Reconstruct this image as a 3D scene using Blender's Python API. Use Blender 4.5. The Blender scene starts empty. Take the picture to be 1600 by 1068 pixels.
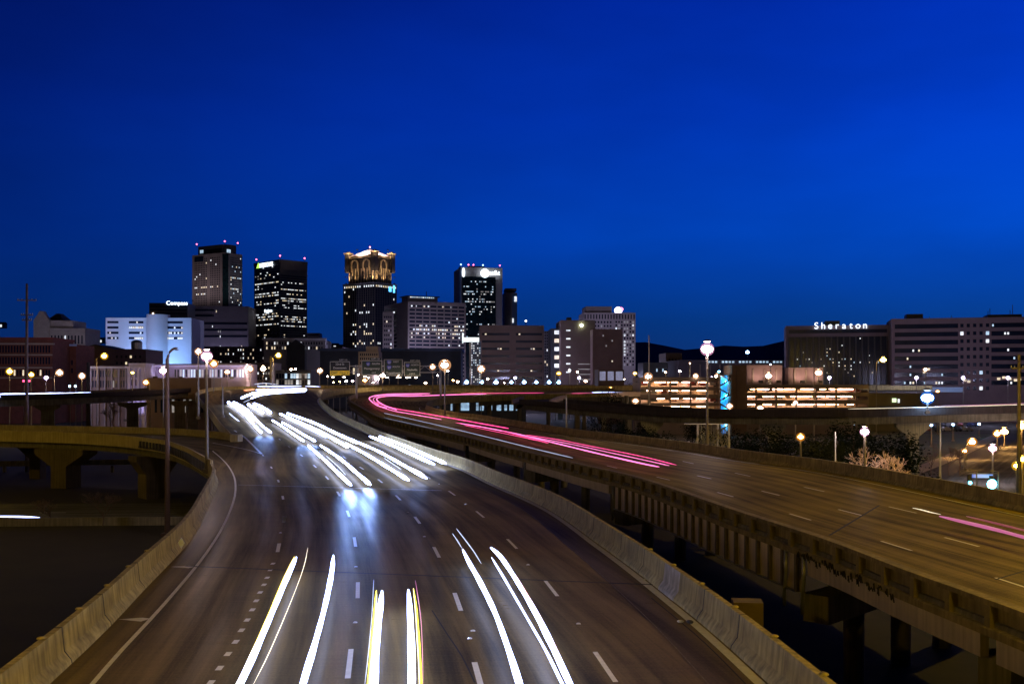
import bpy, bmesh, math, random
from mathutils import Vector, Matrix
random.seed(7)
scene = bpy.context.scene
COL = scene.collection
R = math.radians

# ---------------------------------------------------------------- camera
CAMZ = 7.7
FP = 1600.0          # focal length in photo pixels
HZ = 600.0           # photo row of the horizon
cam_d = bpy.data.cameras.new("camera")
cam_d.sensor_width = 36.0
cam_d.lens = 36.0 * FP / 1600.0
cam_d.shift_y = (HZ - 534.0) / 1600.0
cam_d.clip_start = 0.2
cam_d.clip_end = 20000
cam = bpy.data.objects.new("camera", cam_d)
cam.location = (0, 0, CAMZ)
cam.rotation_euler = (R(90), 0, 0)
COL.objects.link(cam)
scene.camera = cam

# ---------------------------------------------------------------- view
scene.view_settings.view_transform = 'Standard'
scene.view_settings.look = 'None'
scene.view_settings.exposure = 0.0
scene.view_settings.gamma = 1.0
scene.render.engine = 'CYCLES'
scene.cycles.use_denoising = True
scene.cycles.max_bounces = 5
scene.cycles.sample_clamp_indirect = 4.0

# ---------------------------------------------------------------- world: deep blue dusk sky
W = bpy.data.worlds.new("World")
scene.world = W
W.use_nodes = True
nt = W.node_tree
nt.nodes.clear()
def wn(t, **k):
    n = nt.nodes.new(t)
    for a, b in k.items():
        setattr(n, a, b)
    return n
wout = wn('ShaderNodeOutputWorld')
tc = wn('ShaderNodeTexCoord')
sep = wn('ShaderNodeSeparateXYZ')
nt.links.new(tc.outputs['Generated'], sep.inputs[0])
def ramp(stops):
    r = wn('ShaderNodeValToRGB')
    cr = r.color_ramp
    while len(cr.elements) > 1:
        cr.elements.remove(cr.elements[-1])
    cr.elements[0].position = stops[0][0]
    cr.elements[0].color = (*stops[0][1], 1)
    for p, c in stops[1:]:
        e = cr.elements.new(p)
        e.color = (*c, 1)
    return r
rl = ramp([(0.0, (.004, .020, .10)), (.06, (.001, .020, .135)), (.14, (.0004, .018, .185)), (.25, (.0002, .010, .145)), (.38, (.0002, .0045, .082)), (.55, (.0001, .0012, .018)), (1, (.0001, .0006, .006))])
rr = ramp([(0.0, (.006, .036, .17)), (.06, (.002, .047, .27)), (.14, (.0004, .072, .60)), (.25, (.0002, .050, .62)), (.38, (.0002, .024, .44)), (.55, (.0001, .003, .05)), (1, (.0001, .0008, .008))])
nt.links.new(sep.outputs['Z'], rl.inputs[0])
nt.links.new(sep.outputs['Z'], rr.inputs[0])
mr = wn('ShaderNodeMapRange')
mr.inputs['From Min'].default_value = -.50
mr.inputs['From Max'].default_value = .46
nt.links.new(sep.outputs['X'], mr.inputs['Value'])
mx = wn('ShaderNodeMix', data_type='RGBA')
nt.links.new(mr.outputs[0], mx.inputs['Factor'])
nt.links.new(rl.outputs[0], mx.inputs[6])
nt.links.new(rr.outputs[0], mx.inputs[7])
# thin dark cloud banks low over the city
mp = wn('ShaderNodeMapping')
mp.inputs['Scale'].default_value = (1.6, 1.6, 4.5)
nt.links.new(tc.outputs['Generated'], mp.inputs['Vector'])
nz = wn('ShaderNodeTexNoise')
nz.inputs['Scale'].default_value = 2.2
nz.inputs['Detail'].default_value = 4
nt.links.new(mp.outputs[0], nz.inputs['Vector'])
cm = wn('ShaderNodeMapRange')
cm.inputs['From Min'].default_value = .35
cm.inputs['From Max'].default_value = .65
cm.inputs['To Min'].default_value = .84
cm.inputs['To Max'].default_value = 1.03
nt.links.new(nz.outputs['Fac'], cm.inputs['Value'])
# the dusk glow lies ahead; the sky behind the camera is already night
bk = wn('ShaderNodeMapRange')
bk.inputs['From Min'].default_value = .10
bk.inputs['From Max'].default_value = .75
bk.inputs['To Min'].default_value = .03
nt.links.new(sep.outputs['Y'], bk.inputs['Value'])
ml = wn('ShaderNodeMath', operation='MULTIPLY')
nt.links.new(cm.outputs[0], ml.inputs[0])
nt.links.new(bk.outputs[0], ml.inputs[1])
vm = wn('ShaderNodeVectorMath', operation='SCALE')
nt.links.new(mx.outputs[2], vm.inputs[0])
nt.links.new(ml.outputs[0], vm.inputs['Scale'])
bg1 = wn('ShaderNodeBackground')
nt.links.new(vm.outputs[0], bg1.inputs['Color'])
bg1.inputs['Strength'].default_value = 1.0
sky = wn('ShaderNodeTexSky')
sky.sky_type = 'NISHITA'
sky.sun_disc = False
sky.sun_elevation = R(-4.0)
sky.sun_rotation = R(70)
sky.ozone_density = 4.0
tint = wn('ShaderNodeMix', data_type='RGBA', blend_type='MULTIPLY')
tint.inputs['Factor'].default_value = 1.0
nt.links.new(sky.outputs[0], tint.inputs[6])
tint.inputs[7].default_value = (.05, .35, 1.0, 1)
bg2 = wn('ShaderNodeBackground')
nt.links.new(tint.outputs[2], bg2.inputs['Color'])
bg2.inputs['Strength'].default_value = 0.01
addw = wn('ShaderNodeAddShader')
nt.links.new(bg1.outputs[0], addw.inputs[0])
nt.links.new(bg2.outputs[0], addw.inputs[1])
nt.links.new(addw.outputs[0], wout.inputs['Surface'])

# ---------------------------------------------------------------- helpers
def lerp(a, b, t):
    return a + (b - a) * t
SP = [(-1e4, 0), (148, 0), (165, .35), (180, .8), (200, 1.5), (225, 2.5), (250, 3.5), (275, 4.45), (300, 5.25), (320, 5.7), (340, 6.0), (400, 6.5), (600, 6.8), (1e5, 6.8)]
def S(Y):
    for (a, za), (b, zb) in zip(SP, SP[1:]):
        if Y <= b:
            return lerp(za, zb, (Y - a) / (b - a))
    return 6.8
def P(x, y, dz=0.0):
    """point on the road surface (raised dz) under photo pixel x, y"""
    lo, hi = 8.0, 340.0
    for _ in range(40):
        m = (lo + hi) / 2
        if HZ + FP * (CAMZ - S(m) - dz) / m > y:
            lo = m
        else:
            hi = m
    Y = (lo + hi) / 2
    return Vector(((x - 800) / FP * Y, Y, S(Y) + dz))
def Wp(x, y, d):
    return Vector(((x - 800) / FP * d, d, CAMZ + (HZ - y) / FP * d))
def zat(y, d):
    return CAMZ + (HZ - y) / FP * d
def xat(x, d):
    return (x - 800) / FP * d
GZ = -7.0
def G(x, y):
    d = FP * (CAMZ - GZ) / (y - HZ)
    return Vector(((x - 800) / FP * d, d, GZ))

def spline(pts, step=3.0, closed=False):
    """Catmull-Rom through the points, n samples per span"""
    pts = [Vector(p) for p in pts]
    out = []
    n = len(pts)
    for i in range(n - 1):
        p0 = pts[i - 1] if i > 0 else pts[0] * 2 - pts[1]
        p1, p2 = pts[i], pts[i + 1]
        p3 = pts[i + 2] if i + 2 < n else pts[-1] * 2 - pts[-2]
        k = max(2, int((p2 - p1).length / step)) if step else 8
        for j in range(k):
            t = j / k
            out.append(0.5 * ((2 * p1) + (p2 - p0) * t + (2 * p0 - 5 * p1 + 4 * p2 - p3) * t * t + (3 * p1 - p0 - 3 * p2 + p3) * t ** 3))
    out.append(pts[-1])
    return out
def resample(pts, step):
    out = [pts[0].copy()]
    acc = 0.0
    for a, b in zip(pts, pts[1:]):
        L = (b - a).length
        if L < 1e-9:
            continue
        while acc + step - 1e-9 <= L + 0 and (step <= L - (acc if acc > 0 else 0) or acc <= 0):
            break
        t = step - acc
        while t <= L:
            out.append(a + (b - a) * (t / L))
            t += step
        acc = L - (t - step)
    return out

MATS = {}
def nodes_of(m):
    m.use_nodes = True
    n = m.node_tree
    b = n.nodes['Principled BSDF']
    return n, b
def mat(name, col, rough=.8, noise=.25, scale=2.0, metal=0.0, spec=.5, streak=0.0, bump=0.0, detail=5, coord='Object'):
    if name in MATS:
        return MATS[name]
    m = bpy.data.materials.new(name)
    n, b = nodes_of(m)
    b.inputs['Roughness'].default_value = rough
    b.inputs['Metallic'].default_value = metal
    b.inputs['Specular IOR Level'].default_value = spec
    t = n.nodes.new('ShaderNodeTexCoord')
    z = n.nodes.new('ShaderNodeTexNoise')
    z.inputs['Scale'].default_value = scale
    z.inputs['Detail'].default_value = detail
    z.inputs['Roughness'].default_value = .65
    n.links.new(t.outputs[coord], z.inputs['Vector'])
    r = n.nodes.new('ShaderNodeValToRGB')
    r.color_ramp.elements[0].position = .3
    r.color_ramp.elements[1].position = .72
    r.color_ramp.elements[0].color = (*[c * (1 - noise) for c in col], 1)
    r.color_ramp.elements[1].color = (*[min(1, c * (1 + noise)) for c in col], 1)
    n.links.new(z.outputs['Fac'], r.inputs[0])
    last = r.outputs[0]
    if streak:
        mpn = n.nodes.new('ShaderNodeMapping')
        mpn.inputs['Scale'].default_value = (3.0, 3.0, .12)
        n.links.new(t.outputs[coord], mpn.inputs['Vector'])
        z2 = n.nodes.new('ShaderNodeTexNoise')
        z2.inputs['Scale'].default_value = 1.6
        z2.inputs['Detail'].default_value = 6
        n.links.new(mpn.outputs[0], z2.inputs['Vector'])
        q = n.nodes.new('ShaderNodeMapRange')
        q.inputs['From Min'].default_value = .35
        q.inputs['From Max'].default_value = .65
        q.inputs['To Min'].default_value = 1 - streak
        q.inputs['To Max'].default_value = 1.0
        n.links.new(z2.outputs['Fac'], q.inputs['Value'])
        v = n.nodes.new('ShaderNodeVectorMath')
        v.operation = 'SCALE'
        n.links.new(last, v.inputs[0])
        n.links.new(q.outputs[0], v.inputs['Scale'])
        last = v.outputs[0]
    n.links.new(last, b.inputs['Base Color'])
    if bump:
        bp = n.nodes.new('ShaderNodeBump')
        bp.inputs['Strength'].default_value = bump
        bp.inputs['Distance'].default_value = .05
        n.links.new(z.outputs['Fac'], bp.inputs['Height'])
        n.links.new(bp.outputs[0], b.inputs['Normal'])
    MATS[name] = m
    return m
def emat(name, col, strength, noise=0.0, scale=1.0):
    if name in MATS:
        return MATS[name]
    m = bpy.data.materials.new(name)
    n, b = nodes_of(m)
    b.inputs['Base Color'].default_value = (.5, .5, .5, 1)
    b.inputs['Emission Color'].default_value = (*col, 1)
    b.inputs['Emission Strength'].default_value = strength
    if noise:
        t = n.nodes.new('ShaderNodeTexCoord')
        z = n.nodes.new('ShaderNodeTexNoise')
        z.inputs['Scale'].default_value = scale
        z.inputs['Detail'].default_value = 3
        n.links.new(t.outputs['Object'], z.inputs['Vector'])
        q = n.nodes.new('ShaderNodeMapRange')
        q.inputs['From Min'].default_value = .35
        q.inputs['From Max'].default_value = .65
        q.inputs['To Min'].default_value = strength * (1 - noise)
        q.inputs['To Max'].default_value = strength
        n.links.new(z.outputs['Fac'], q.inputs['Value'])
        n.links.new(q.outputs[0], b.inputs['Emission Strength'])
    MATS[name] = m
    return m

def road_mat(name, col, lanes_off, lane_w=3.66, rough=.42, gloss=.04):
    """worn concrete/asphalt deck: wheel tracks polished smoother, oil strip darker, joints and patches"""
    m = bpy.data.materials.new(name)
    n, b = nodes_of(m)
    b.inputs['Specular IOR Level'].default_value = .05
    N = n.nodes.new
    L = n.links.new
    uv = N('ShaderNodeUVMap')
    sp = N('ShaderNodeSeparateXYZ')
    L(uv.outputs[0], sp.inputs[0])
    # lane position: 0..1 across a lane
    def M(op, a, b_=None):
        q = N('ShaderNodeMath')
        q.operation = op
        for i, v in enumerate((a, b_)):
            if v is None:
                continue
            if isinstance(v, (int, float)):
                q.inputs[i].default_value = v
            else:
                L(v, q.inputs[i])
        return q.outputs[0]
    u = M('DIVIDE', M('ADD', sp.outputs['X'], lanes_off), lane_w)
    wob = N('ShaderNodeTexNoise')
    wob.inputs['Scale'].default_value = .05
    L(uv.outputs[0], wob.inputs['Vector'])
    u = M('ADD', u, M('MULTIPLY', M('SUBTRACT', wob.outputs['Fac'], .5), .35))
    wave = M('COSINE', M('MULTIPLY', u, 4 * math.pi))        # two wheel tracks per lane
    # long streaks along the road
    mpn = N('ShaderNodeMapping')
    mpn.inputs['Scale'].default_value = (1.3, .035, 1)
    L(uv.outputs[0], mpn.inputs['Vector'])
    st = N('ShaderNodeTexNoise')
    st.inputs['Scale'].default_value = 1.5
    st.inputs['Detail'].default_value = 8
    st.inputs['Roughness'].default_value = .7
    L(mpn.outputs[0], st.inputs['Vector'])
    # transverse brushed grain
    mp2 = N('ShaderNodeMapping')
    mp2.inputs['Scale'].default_value = (.25, 5.0, 1)
    L(uv.outputs[0], mp2.inputs['Vector'])
    tr = N('ShaderNodeTexNoise')
    tr.inputs['Scale'].default_value = 1.4
    tr.inputs['Detail'].default_value = 5
    L(mp2.outputs[0], tr.inputs['Vector'])
    fine = N('ShaderNodeTexNoise')
    fine.inputs['Scale'].default_value = 14
    fine.inputs['Detail'].default_value = 6
    L(uv.outputs[0], fine.inputs['Vector'])
    big = N('ShaderNodeTexNoise')
    big.inputs['Scale'].default_value = .12
    big.inputs['Detail'].default_value = 3
    L(uv.outputs[0], big.inputs['Vector'])
    v = M('ADD', M('MULTIPLY', M('SUBTRACT', st.outputs['Fac'], .5), 2.9), M('MULTIPLY', wave, .20))
    v = M('ADD', v, M('MULTIPLY', M('SUBTRACT', tr.outputs['Fac'], .5), .6))
    v = M('ADD', v, M('MULTIPLY', M('SUBTRACT', fine.outputs['Fac'], .5), 1.1))
    v = M('ADD', v, M('MULTIPLY', M('SUBTRACT', big.outputs['Fac'], .5), 1.5))
    v = M('MAXIMUM', M('ADD', v, 1.0), .25)
    sc = N('ShaderNodeVectorMath')
    sc.operation = 'SCALE'
    sc.inputs[0].default_value = col
    L(v, sc.inputs['Scale'])
    df = N('ShaderNodeBsdfDiffuse'); gl = N('ShaderNodeBsdfGlossy'); mxs = N('ShaderNodeMixShader')
    df.inputs['Roughness'].default_value = .5
    gl.inputs['Color'].default_value = (.9, .88, .8, 1)
    mxs.inputs[0].default_value = gloss
    L(sc.outputs[0], df.inputs['Color'])
    L(df.outputs[0], mxs.inputs[1]); L(gl.outputs[0], mxs.inputs[2])
    L(mxs.outputs[0], n.nodes['Material Output'].inputs['Surface'])
    rg = M('ADD', M('MULTIPLY', M('SUBTRACT', tr.outputs['Fac'], .5), .35), rough)
    rg = M('ADD', rg, M('MULTIPLY', wave, -.04))
    rg = M('ADD', rg, M('MULTIPLY', M('SUBTRACT', st.outputs['Fac'], .5), -.35))
    rg = M('MAXIMUM', rg, .12)
    L(rg, gl.inputs['Roughness'])
    bp = N('ShaderNodeBump')
    bp.inputs['Strength'].default_value = .5
    bp.inputs['Distance'].default_value = .012
    L(M('ADD', tr.outputs['Fac'], M('MULTIPLY', fine.outputs['Fac'], .6)), bp.inputs['Height'])
    L(bp.outputs[0], df.inputs['Normal']); L(bp.outputs[0], gl.inputs['Normal'])
    n.nodes.remove(b)
    return m

def tag(o, label=None, cat=None, group=None, kind=None):
    if label: o['label'] = label
    if cat: o['category'] = cat
    if group: o['group'] = group
    if kind: o['kind'] = kind
    return o
def thing(name, label, cat, loc=(0, 0, 0), rz=0.0, group=None):
    o = bpy.data.objects.new(name, None)
    o.empty_display_size = .5
    COL.objects.link(o)
    o.location = loc
    o.rotation_euler = (0, 0, rz)
    return tag(o, label, cat, group)

class MB:
    def __init__(s):
        s.v, s.f, s.m, s.uv, s.mats, s.smooth = [], [], [], {}, [], False
    def mi(s, m):
        if m not in s.mats:
            s.mats.append(m)
        return s.mats.index(m)
    def add(s, vs, fs, m):
        o = len(s.v)
        s.v += [tuple(v) for v in vs]
        k = s.mi(m)
        for f in fs:
            s.f.append([i + o for i in f])
            s.m.append(k)
    def box(s, x0, x1, y0, y1, z0, z1, m):
        vs = [(x, y, z) for z in (z0, z1) for y in (y0, y1) for x in (x0, x1)]
        s.add(vs, [(0, 2, 3, 1), (4, 5, 7, 6), (0, 1, 5, 4), (2, 6, 7, 3), (0, 4, 6, 2), (1, 3, 7, 5)], m)
    def obox(s, c, ax, ay, az, hx, hy, hz, m):
        c = Vector(c)
        vs = [c + ax * (i * hx) + ay * (j * hy) + az * (k * hz) for k in (-1, 1) for j in (-1, 1) for i in (-1, 1)]
        s.add(vs, [(0, 2, 3, 1), (4, 5, 7, 6), (0, 1, 5, 4), (2, 6, 7, 3), (0, 4, 6, 2), (1, 3, 7, 5)], m)
    def prism(s, poly, z0, z1, m):
        n = len(poly)
        vs = [(x, y, z0) for x, y in poly] + [(x, y, z1) for x, y in poly]
        fs = [[i, (i + 1) % n, n + (i + 1) % n, n + i] for i in range(n)] + [list(range(n))[::-1], [n + i for i in range(n)]]
        s.add(vs, fs, m)
    def tube(s, pts, r, m, n=6, r2=None, cap=True):
        pts = [Vector(p) for p in pts]
        k = len(pts)
        vs, fs = [], []
        for i, p in enumerate(pts):
            t = (pts[min(i + 1, k - 1)] - pts[max(i - 1, 0)])
            t = t.normalized() if t.length > 1e-9 else Vector((0, 0, 1))
            up = Vector((0, 0, 1)) if abs(t.z) < .95 else Vector((1, 0, 0))
            a = t.cross(up).normalized()
            b = a.cross(t)
            rr_ = r if r2 is None else lerp(r, r2, i / max(1, k - 1))
            for j in range(n):
                w = 2 * math.pi * j / n
                vs.append(p + a * (math.cos(w) * rr_) + b * (math.sin(w) * rr_))
        for i in range(k - 1):
            for j in range(n):
                fs.append([i * n + j, i * n + (j + 1) % n, (i + 1) * n + (j + 1) % n, (i + 1) * n + j])
        if cap:
            fs.append(list(range(n))[::-1])
            fs.append([(k - 1) * n + j for j in range(n)])
        s.add(vs, fs, m)
    def streak(s, pts, r, m, n=7):
        o = len(s.v)
        s.tube(pts, r, m, n)
        k = len(pts)
        ph = random.uniform(0, 9)
        for i, p in enumerate(pts):
            e = min(i, k - 1 - i)
            f = (.35, .7, .9)[e] if e < 3 else 1.0
            f *= 1 + .10 * math.sin(i * .37 + ph) + .06 * math.sin(i * 1.3 + ph * 2)
            for j in range(n):
                v = Vector(s.v[o + i * n + j])
                s.v[o + i * n + j] = tuple(p + (v - p) * f)
    def ball(s, c, rx, ry, rz, m, nu=10, nv=6):
        nu, nv = (max(nu, 16), max(nv, 10)) if nu >= 12 else (nu, nv)
        vs, fs = [], []
        for i in range(nv + 1):
            a = math.pi * i / nv
            for j in range(nu):
                w = 2 * math.pi * j / nu
                vs.append((c[0] + rx * math.sin(a) * math.cos(w), c[1] + ry * math.sin(a) * math.sin(w), c[2] + rz * math.cos(a)))
        for i in range(nv):
            for j in range(nu):
                fs.append([i * nu + j, (i + 1) * nu + j, (i + 1) * nu + (j + 1) % nu, i * nu + (j + 1) % nu])
        s.add(vs, fs, m)
    def sweep(s, path, prof, m, side=1, close=True):
        """sweep a (lateral, z) profile along a path; lateral is measured to the left of travel * side"""
        k = len(path)
        n = len(prof)
        vs, fs = [], []
        for i, p in enumerate(path):
            t = (path[min(i + 1, k - 1)] - path[max(i - 1, 0)])
            t = Vector((t.x, t.y, 0)).normalized()
            nn = Vector((-t.y, t.x, 0)) * side
            for a, z in prof:
                vs.append(p + nn * a + Vector((0, 0, z)))
        for i in range(k - 1):
            for j in range(n if close else n - 1):
                q = (j + 1) % n
                f = [i * n + j, i * n + q, (i + 1) * n + q, (i + 1) * n + j]
                fs.append(f)
        if close:
            fs.append(list(range(n)))
            fs.append([(k - 1) * n + j for j in range(n)][::-1])
        s.add(vs, fs, m)
    def build(s, name, parent=None, kind=None, smooth=False, fix=False):
        me = bpy.data.meshes.new(name)
        me.from_pydata(s.v, [], s.f)
        for m in s.mats:
            me.materials.append(m)
        me.polygons.foreach_set('material_index', s.m)
        if smooth:
            me.polygons.foreach_set('use_smooth', [True] * len(s.f))
        if fix:
            bm = bmesh.new()
            bm.from_mesh(me)
            bmesh.ops.recalc_face_normals(bm, faces=bm.faces)
            bm.to_mesh(me)
            bm.free()
        me.update()
        o = bpy.data.objects.new(name, me)
        COL.objects.link(o)
        if parent:
            o.parent = parent
        if kind:
            o['kind'] = kind
        return o
def copy_obj(o, parent=None, loc=None):
    c = o.copy()
    COL.objects.link(c)
    if parent:
        c.parent = parent
    if loc is not None:
        c.location = loc
    return c
def copy_tree(o, parent=None):
    c = o.copy()
    COL.objects.link(c)
    if parent:
        c.parent = parent
    for ch in o.children:
        copy_tree(ch, c)
    return c
FONT_CACHE = {}
def text_mesh(txt, height, m, name, parent, loc, rot=(math.pi / 2, 0, 0), spacing=1.0, depth=.05, align='CENTER'):
    cu = bpy.data.curves.new('t', 'FONT')
    cu.body = txt
    cu.size = height / .72
    cu.extrude = depth
    cu.align_x = align
    cu.space_character = spacing
    to = bpy.data.objects.new('t', cu)
    COL.objects.link(to)
    dg = bpy.context.evaluated_depsgraph_get()
    me = bpy.data.meshes.new_from_object(to.evaluated_get(dg))
    bpy.data.objects.remove(to)
    bpy.data.curves.remove(cu)
    me.materials.clear()
    me.materials.append(m)
    o = bpy.data.objects.new(name, me)
    COL.objects.link(o)
    o.parent = parent
    o.location = loc
    o.rotation_euler = rot
    return o

# ---------------------------------------------------------------- materials
concrete = mat('barrier concrete', (.42, .34, .13), .85, .35, .9, streak=.45, bump=.4)
concrete_pale = mat('pale girder paint', (.52, .43, .34), .6, .18, .6, streak=.25)
darkened = mat('sooty overpass concrete', (.045, .030, .028), .9, .4, .5, streak=.4)  # unlit look of the overpasses put into a darker base colour
concrete_dark = mat('weathered deck concrete', (.16, .14, .11), .9, .4, .5, streak=.4)
pier_c = mat('pier concrete', (.26, .23, .17), .88, .3, .4, streak=.4)
steel = mat('galvanised steel', (.30, .30, .31), .45, .15, 3, metal=.7)
dark_steel = mat('dark steel', (.07, .065, .06), .5, .2, 3, metal=.5)
paint_w = mat('white road paint', (.75, .72, .66), .6, .15, 4)
paint_y = mat('yellow road paint', (.70, .48, .08), .6, .15, 4)
rubber = mat('dark joint rubber', (.02, .02, .02), .8, .2, 4)
main_rm = road_mat('main carriageway concrete', (.130, .094, .036), 1.6, rough=.40, gloss=.075)
right_rm = road_mat('right carriageway concrete', (.178, .132, .036), 1.2, rough=.48, gloss=.05)
ramp_rm = road_mat('ramp concrete', (.13, .10, .055), 1.0, rough=.55)
side_rm = road_mat('side street asphalt', (.09, .085, .078), 1.0, rough=.6)

# ---------------------------------------------------------------- ground
b = MB()
ground_m = mat('dark weedy ground', (.017, .012, .004), .95, .6, .08, bump=.5, detail=8)
b.add([(-5000, -300, GZ), (5000, -300, GZ), (5000, 9000, GZ), (-5000, 9000, GZ)], [(0, 1, 2, 3)], ground_m)
b.build('ground', kind='structure')
# distant wooded ridge
hm = mat('ridge woods', (.03, .04, .035), .95, .4, .004)
b = MB()
vs, fs = [], []
nx = 90
for i in range(nx + 1):
    x = lerp(-2400, 2600, i / nx)
    h = 95 + 30 * math.sin(x * .0023 + .6) + 16 * math.sin(x * .009) + 6 * math.sin(x * .031 + 2)
    h *= 1.0 if x < 0 else .95
    vs += [(x, 2500, GZ), (x, 2900, h + 7), (x, 3600, GZ)]
for i in range(nx):
    for j in range(2):
        fs.append([i * 3 + j, (i + 1) * 3 + j, (i + 1) * 3 + j + 1, i * 3 + j + 1])
b.add(vs, fs, hm)
b.build('hills', kind='structure', smooth=True)

# ---------------------------------------------------------------- carriageways
ML = [(-6.5, -25), (-8.8, 0), (-11.9, 26.4), (-14, 39.7), (-16, 51.3), (-18.6, 62.5), (-22.8, 79.5), (-26.3, 91), (-31, 112), (-37.2, 137), (-45.8, 163), (-60.8, 207), (-73.6, 243), (-83, 270), (-90, 300), (-92, 330), (-75, 362), (-30, 390), (60, 402), (150, 404)]
MR = [(8.8, -25), (8, 0), (6.6, 26.4), (5.5, 38.5), (4.2, 49), (2.2, 63), (-1.5, 79), (-4.6, 93), (-9.5, 110), (-17.5, 140), (-23, 160), (-35, 200), (-45, 240), (-50, 268), (-51, 297), (-45, 322), (-25, 342), (0, 350), (60, 362), (150, 366)]
RL = [(21, -30), (19.3, -5), (17.5, 15), (15.7, 31.4), (14.9, 38), (14.2, 45.6), (12.4, 56.6), (9.7, 75), (6.2, 88), (3.1, 100), (-1.1, 116), (-9.2, 147), (-22.9, 183), (-30.7, 212), (-36.9, 236), (-40, 252), (-41, 272), (-37, 290), (-25, 306), (-8, 314), (10, 319), (32, 321)]
RR = [(37, -30), (35, -5), (33.8, 20), (32.8, 38), (31.9, 50), (30.8, 61.6), (29.8, 73), (27.6, 90), (23.4, 104), (20.2, 118), (14.5, 137), (6.5, 158), (-5.5, 187), (-12, 198), (-17.5, 214), (-19.2, 228), (-18, 242), (-12, 254), (-4, 262), (5, 266), (15, 270), (26, 274)]
QN = [(-26.3, 91), (-31.3, 102.6), (-36, 113), (-43.5, 126.5), (-57, 141), (-74.5, 149), (-110, 155), (-150, 157)]
QF = [(-26.4, 91.4), (-28.5, 101), (-31, 112), (-37.2, 137), (-50, 153), (-78, 162), (-112, 167), (-150, 170)]
def edge(pts, dz=0.0, k=10):
    v = [Vector((x, y, 0)) for x, y in pts]
    out = []
    n = len(v)
    for i in range(n - 1):
        p0 = v[i - 1] if i else v[0] * 2 - v[1]
        p1, p2 = v[i], v[i + 1]
        p3 = v[i + 2] if i + 2 < n else v[-1] * 2 - v[-2]
        for j in range(k):
            t = j / k
            q = 0.5 * ((2 * p1) + (p2 - p0) * t + (2 * p0 - 5 * p1 + 4 * p2 - p3) * t * t + (3 * p1 - p0 - 3 * p2 + p3) * t ** 3)
            out.append(Vector((q.x, q.y, S(q.y) + dz)))
    q = v[-1]
    out.append(Vector((q.x, q.y, S(q.y) + dz)))
    return out
def road_ribbon(name, L_, R_, m, dz=0.0, thick=.28, cols=6, under=concrete_dark, kind='structure'):
    a, c = edge(L_, dz), edge(R_, dz)
    n = len(a)
    me = bpy.data.meshes.new(name)
    vs, fs, mi, uvs = [], [], [], []
    s = 0.0
    base = []
    for i in range(n):
        if i:
            s += ((a[i] + c[i]) / 2 - (a[i - 1] + c[i - 1]) / 2).length
        w = (c[i] - a[i]).length
        for j in range(cols + 1):
            vs.append(a[i].lerp(c[i], j / cols))
            base.append((w * j / cols, s))
    nt_ = len(vs)
    for i in range(n):
        for j in (0, cols):
            v = vs[i * (cols + 1) + j]
            vs.append(v - Vector((0, 0, thick)))
            base.append((0, 0))
    for i in range(n - 1):
        for j in range(cols):
            q = i * (cols + 1) + j
            fs.append([q, q + 1, q + cols + 2, q + cols + 1]); mi.append(0)
        q = nt_ + i * 2
        fs.append([q, q + 2, q + 3, q + 1]); mi.append(1)
        t0, t1 = i * (cols + 1), (i + 1) * (cols + 1)
        fs.append([t0, t1, q + 2, q]); mi.append(1)
        fs.append([t0 + cols, q + 1, q + 3, t1 + cols]); mi.append(1)
    me.from_pydata(vs, [], fs)
    me.materials.append(m)
    me.materials.append(under)
    me.polygons.foreach_set('material_index', mi)
    uvl = me.uv_layers.new(name='UVMap')
    for lp in me.loops:
        uvl.data[lp.index].uv = base[lp.vertex_index]
    me.update()
    o = bpy.data.objects.new(name, me)
    COL.objects.link(o)
    if kind:
        o['kind'] = kind
    return o
road_ribbon('road', ML, MR, main_rm)
road_ribbon('road', RL, RR, right_rm)
road_ribbon('ramp_road', QN, QF, ramp_rm, dz=-.004)

# painted markings ---------------------------------------------------
mk = MB()
def strip(pts, w, m=paint_w, dz=.006, out=None):
    out = out or mk
    pts = [Vector(p) for p in pts]
    k = len(pts)
    vs, fs = [], []
    for i, p in enumerate(pts):
        t = pts[min(i + 1, k - 1)] - pts[max(i - 1, 0)]
        t = Vector((t.x, t.y, 0)).normalized()
        nn = Vector((-t.y, t.x, 0)) * (w / 2)
        q = Vector((0, 0, dz))
        vs += [p - nn + q, p + nn + q]
    for i in range(k - 1):
        fs.append([2 * i, 2 * i + 1, 2 * i + 3, 2 * i + 2])
    out.add(vs, fs, m)
def dashes(px, length=3.05, w=.15):
    pp = [P(x, y) for x, y in px]
    for i, p in enumerate(pp):
        a = pp[max(0, i - 1)]
        c = pp[min(len(pp) - 1, i + 1)]
        t = (c - a).normalized()
        strip([p - t * length / 2, p, p + t * length / 2], w)
dashes([(444, 810), (442, 777), (435, 751), (424, 730), (411, 711)], 2.2, .16)
dashes([(435, 855), (444, 810)][:1] + [(444, 811)], 2.6, .17)
for x, y in [(427, 880), (423, 890), (418, 902), (413, 913), (407, 925), (401, 938), (395, 952), (387, 968), (378, 984), (369, 1002), (357, 1021), (344, 1043), (330, 1066)]:
    p = P(x, y)
    strip([p - Vector((0, .22, 0)), p + Vector((-.03, .22, 0))], .17)
dashes([(546, 1035), (559, 921), (554.5, 846), (544, 802), (529, 771), (511, 746), (492, 728), (471, 711), (452, 698), (437, 686)], 3.0, .15)
dashes([(748, 1058), (715, 939), (682, 862), (652, 812), (622, 777), (594, 751), (565, 731), (538, 714), (512, 700), (486, 687)], 3.0, .16)
dashes([(945, 1040), (861, 918), (800, 849), (750, 803), (706, 770), (668, 745), (632, 724)], 3.0, .14)
dashes([(1590, 913), (1400, 852), (1250, 807), (1133, 772), (1036, 747), (956, 729), (885, 711), (830, 698)], 2.9, .14)
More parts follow.
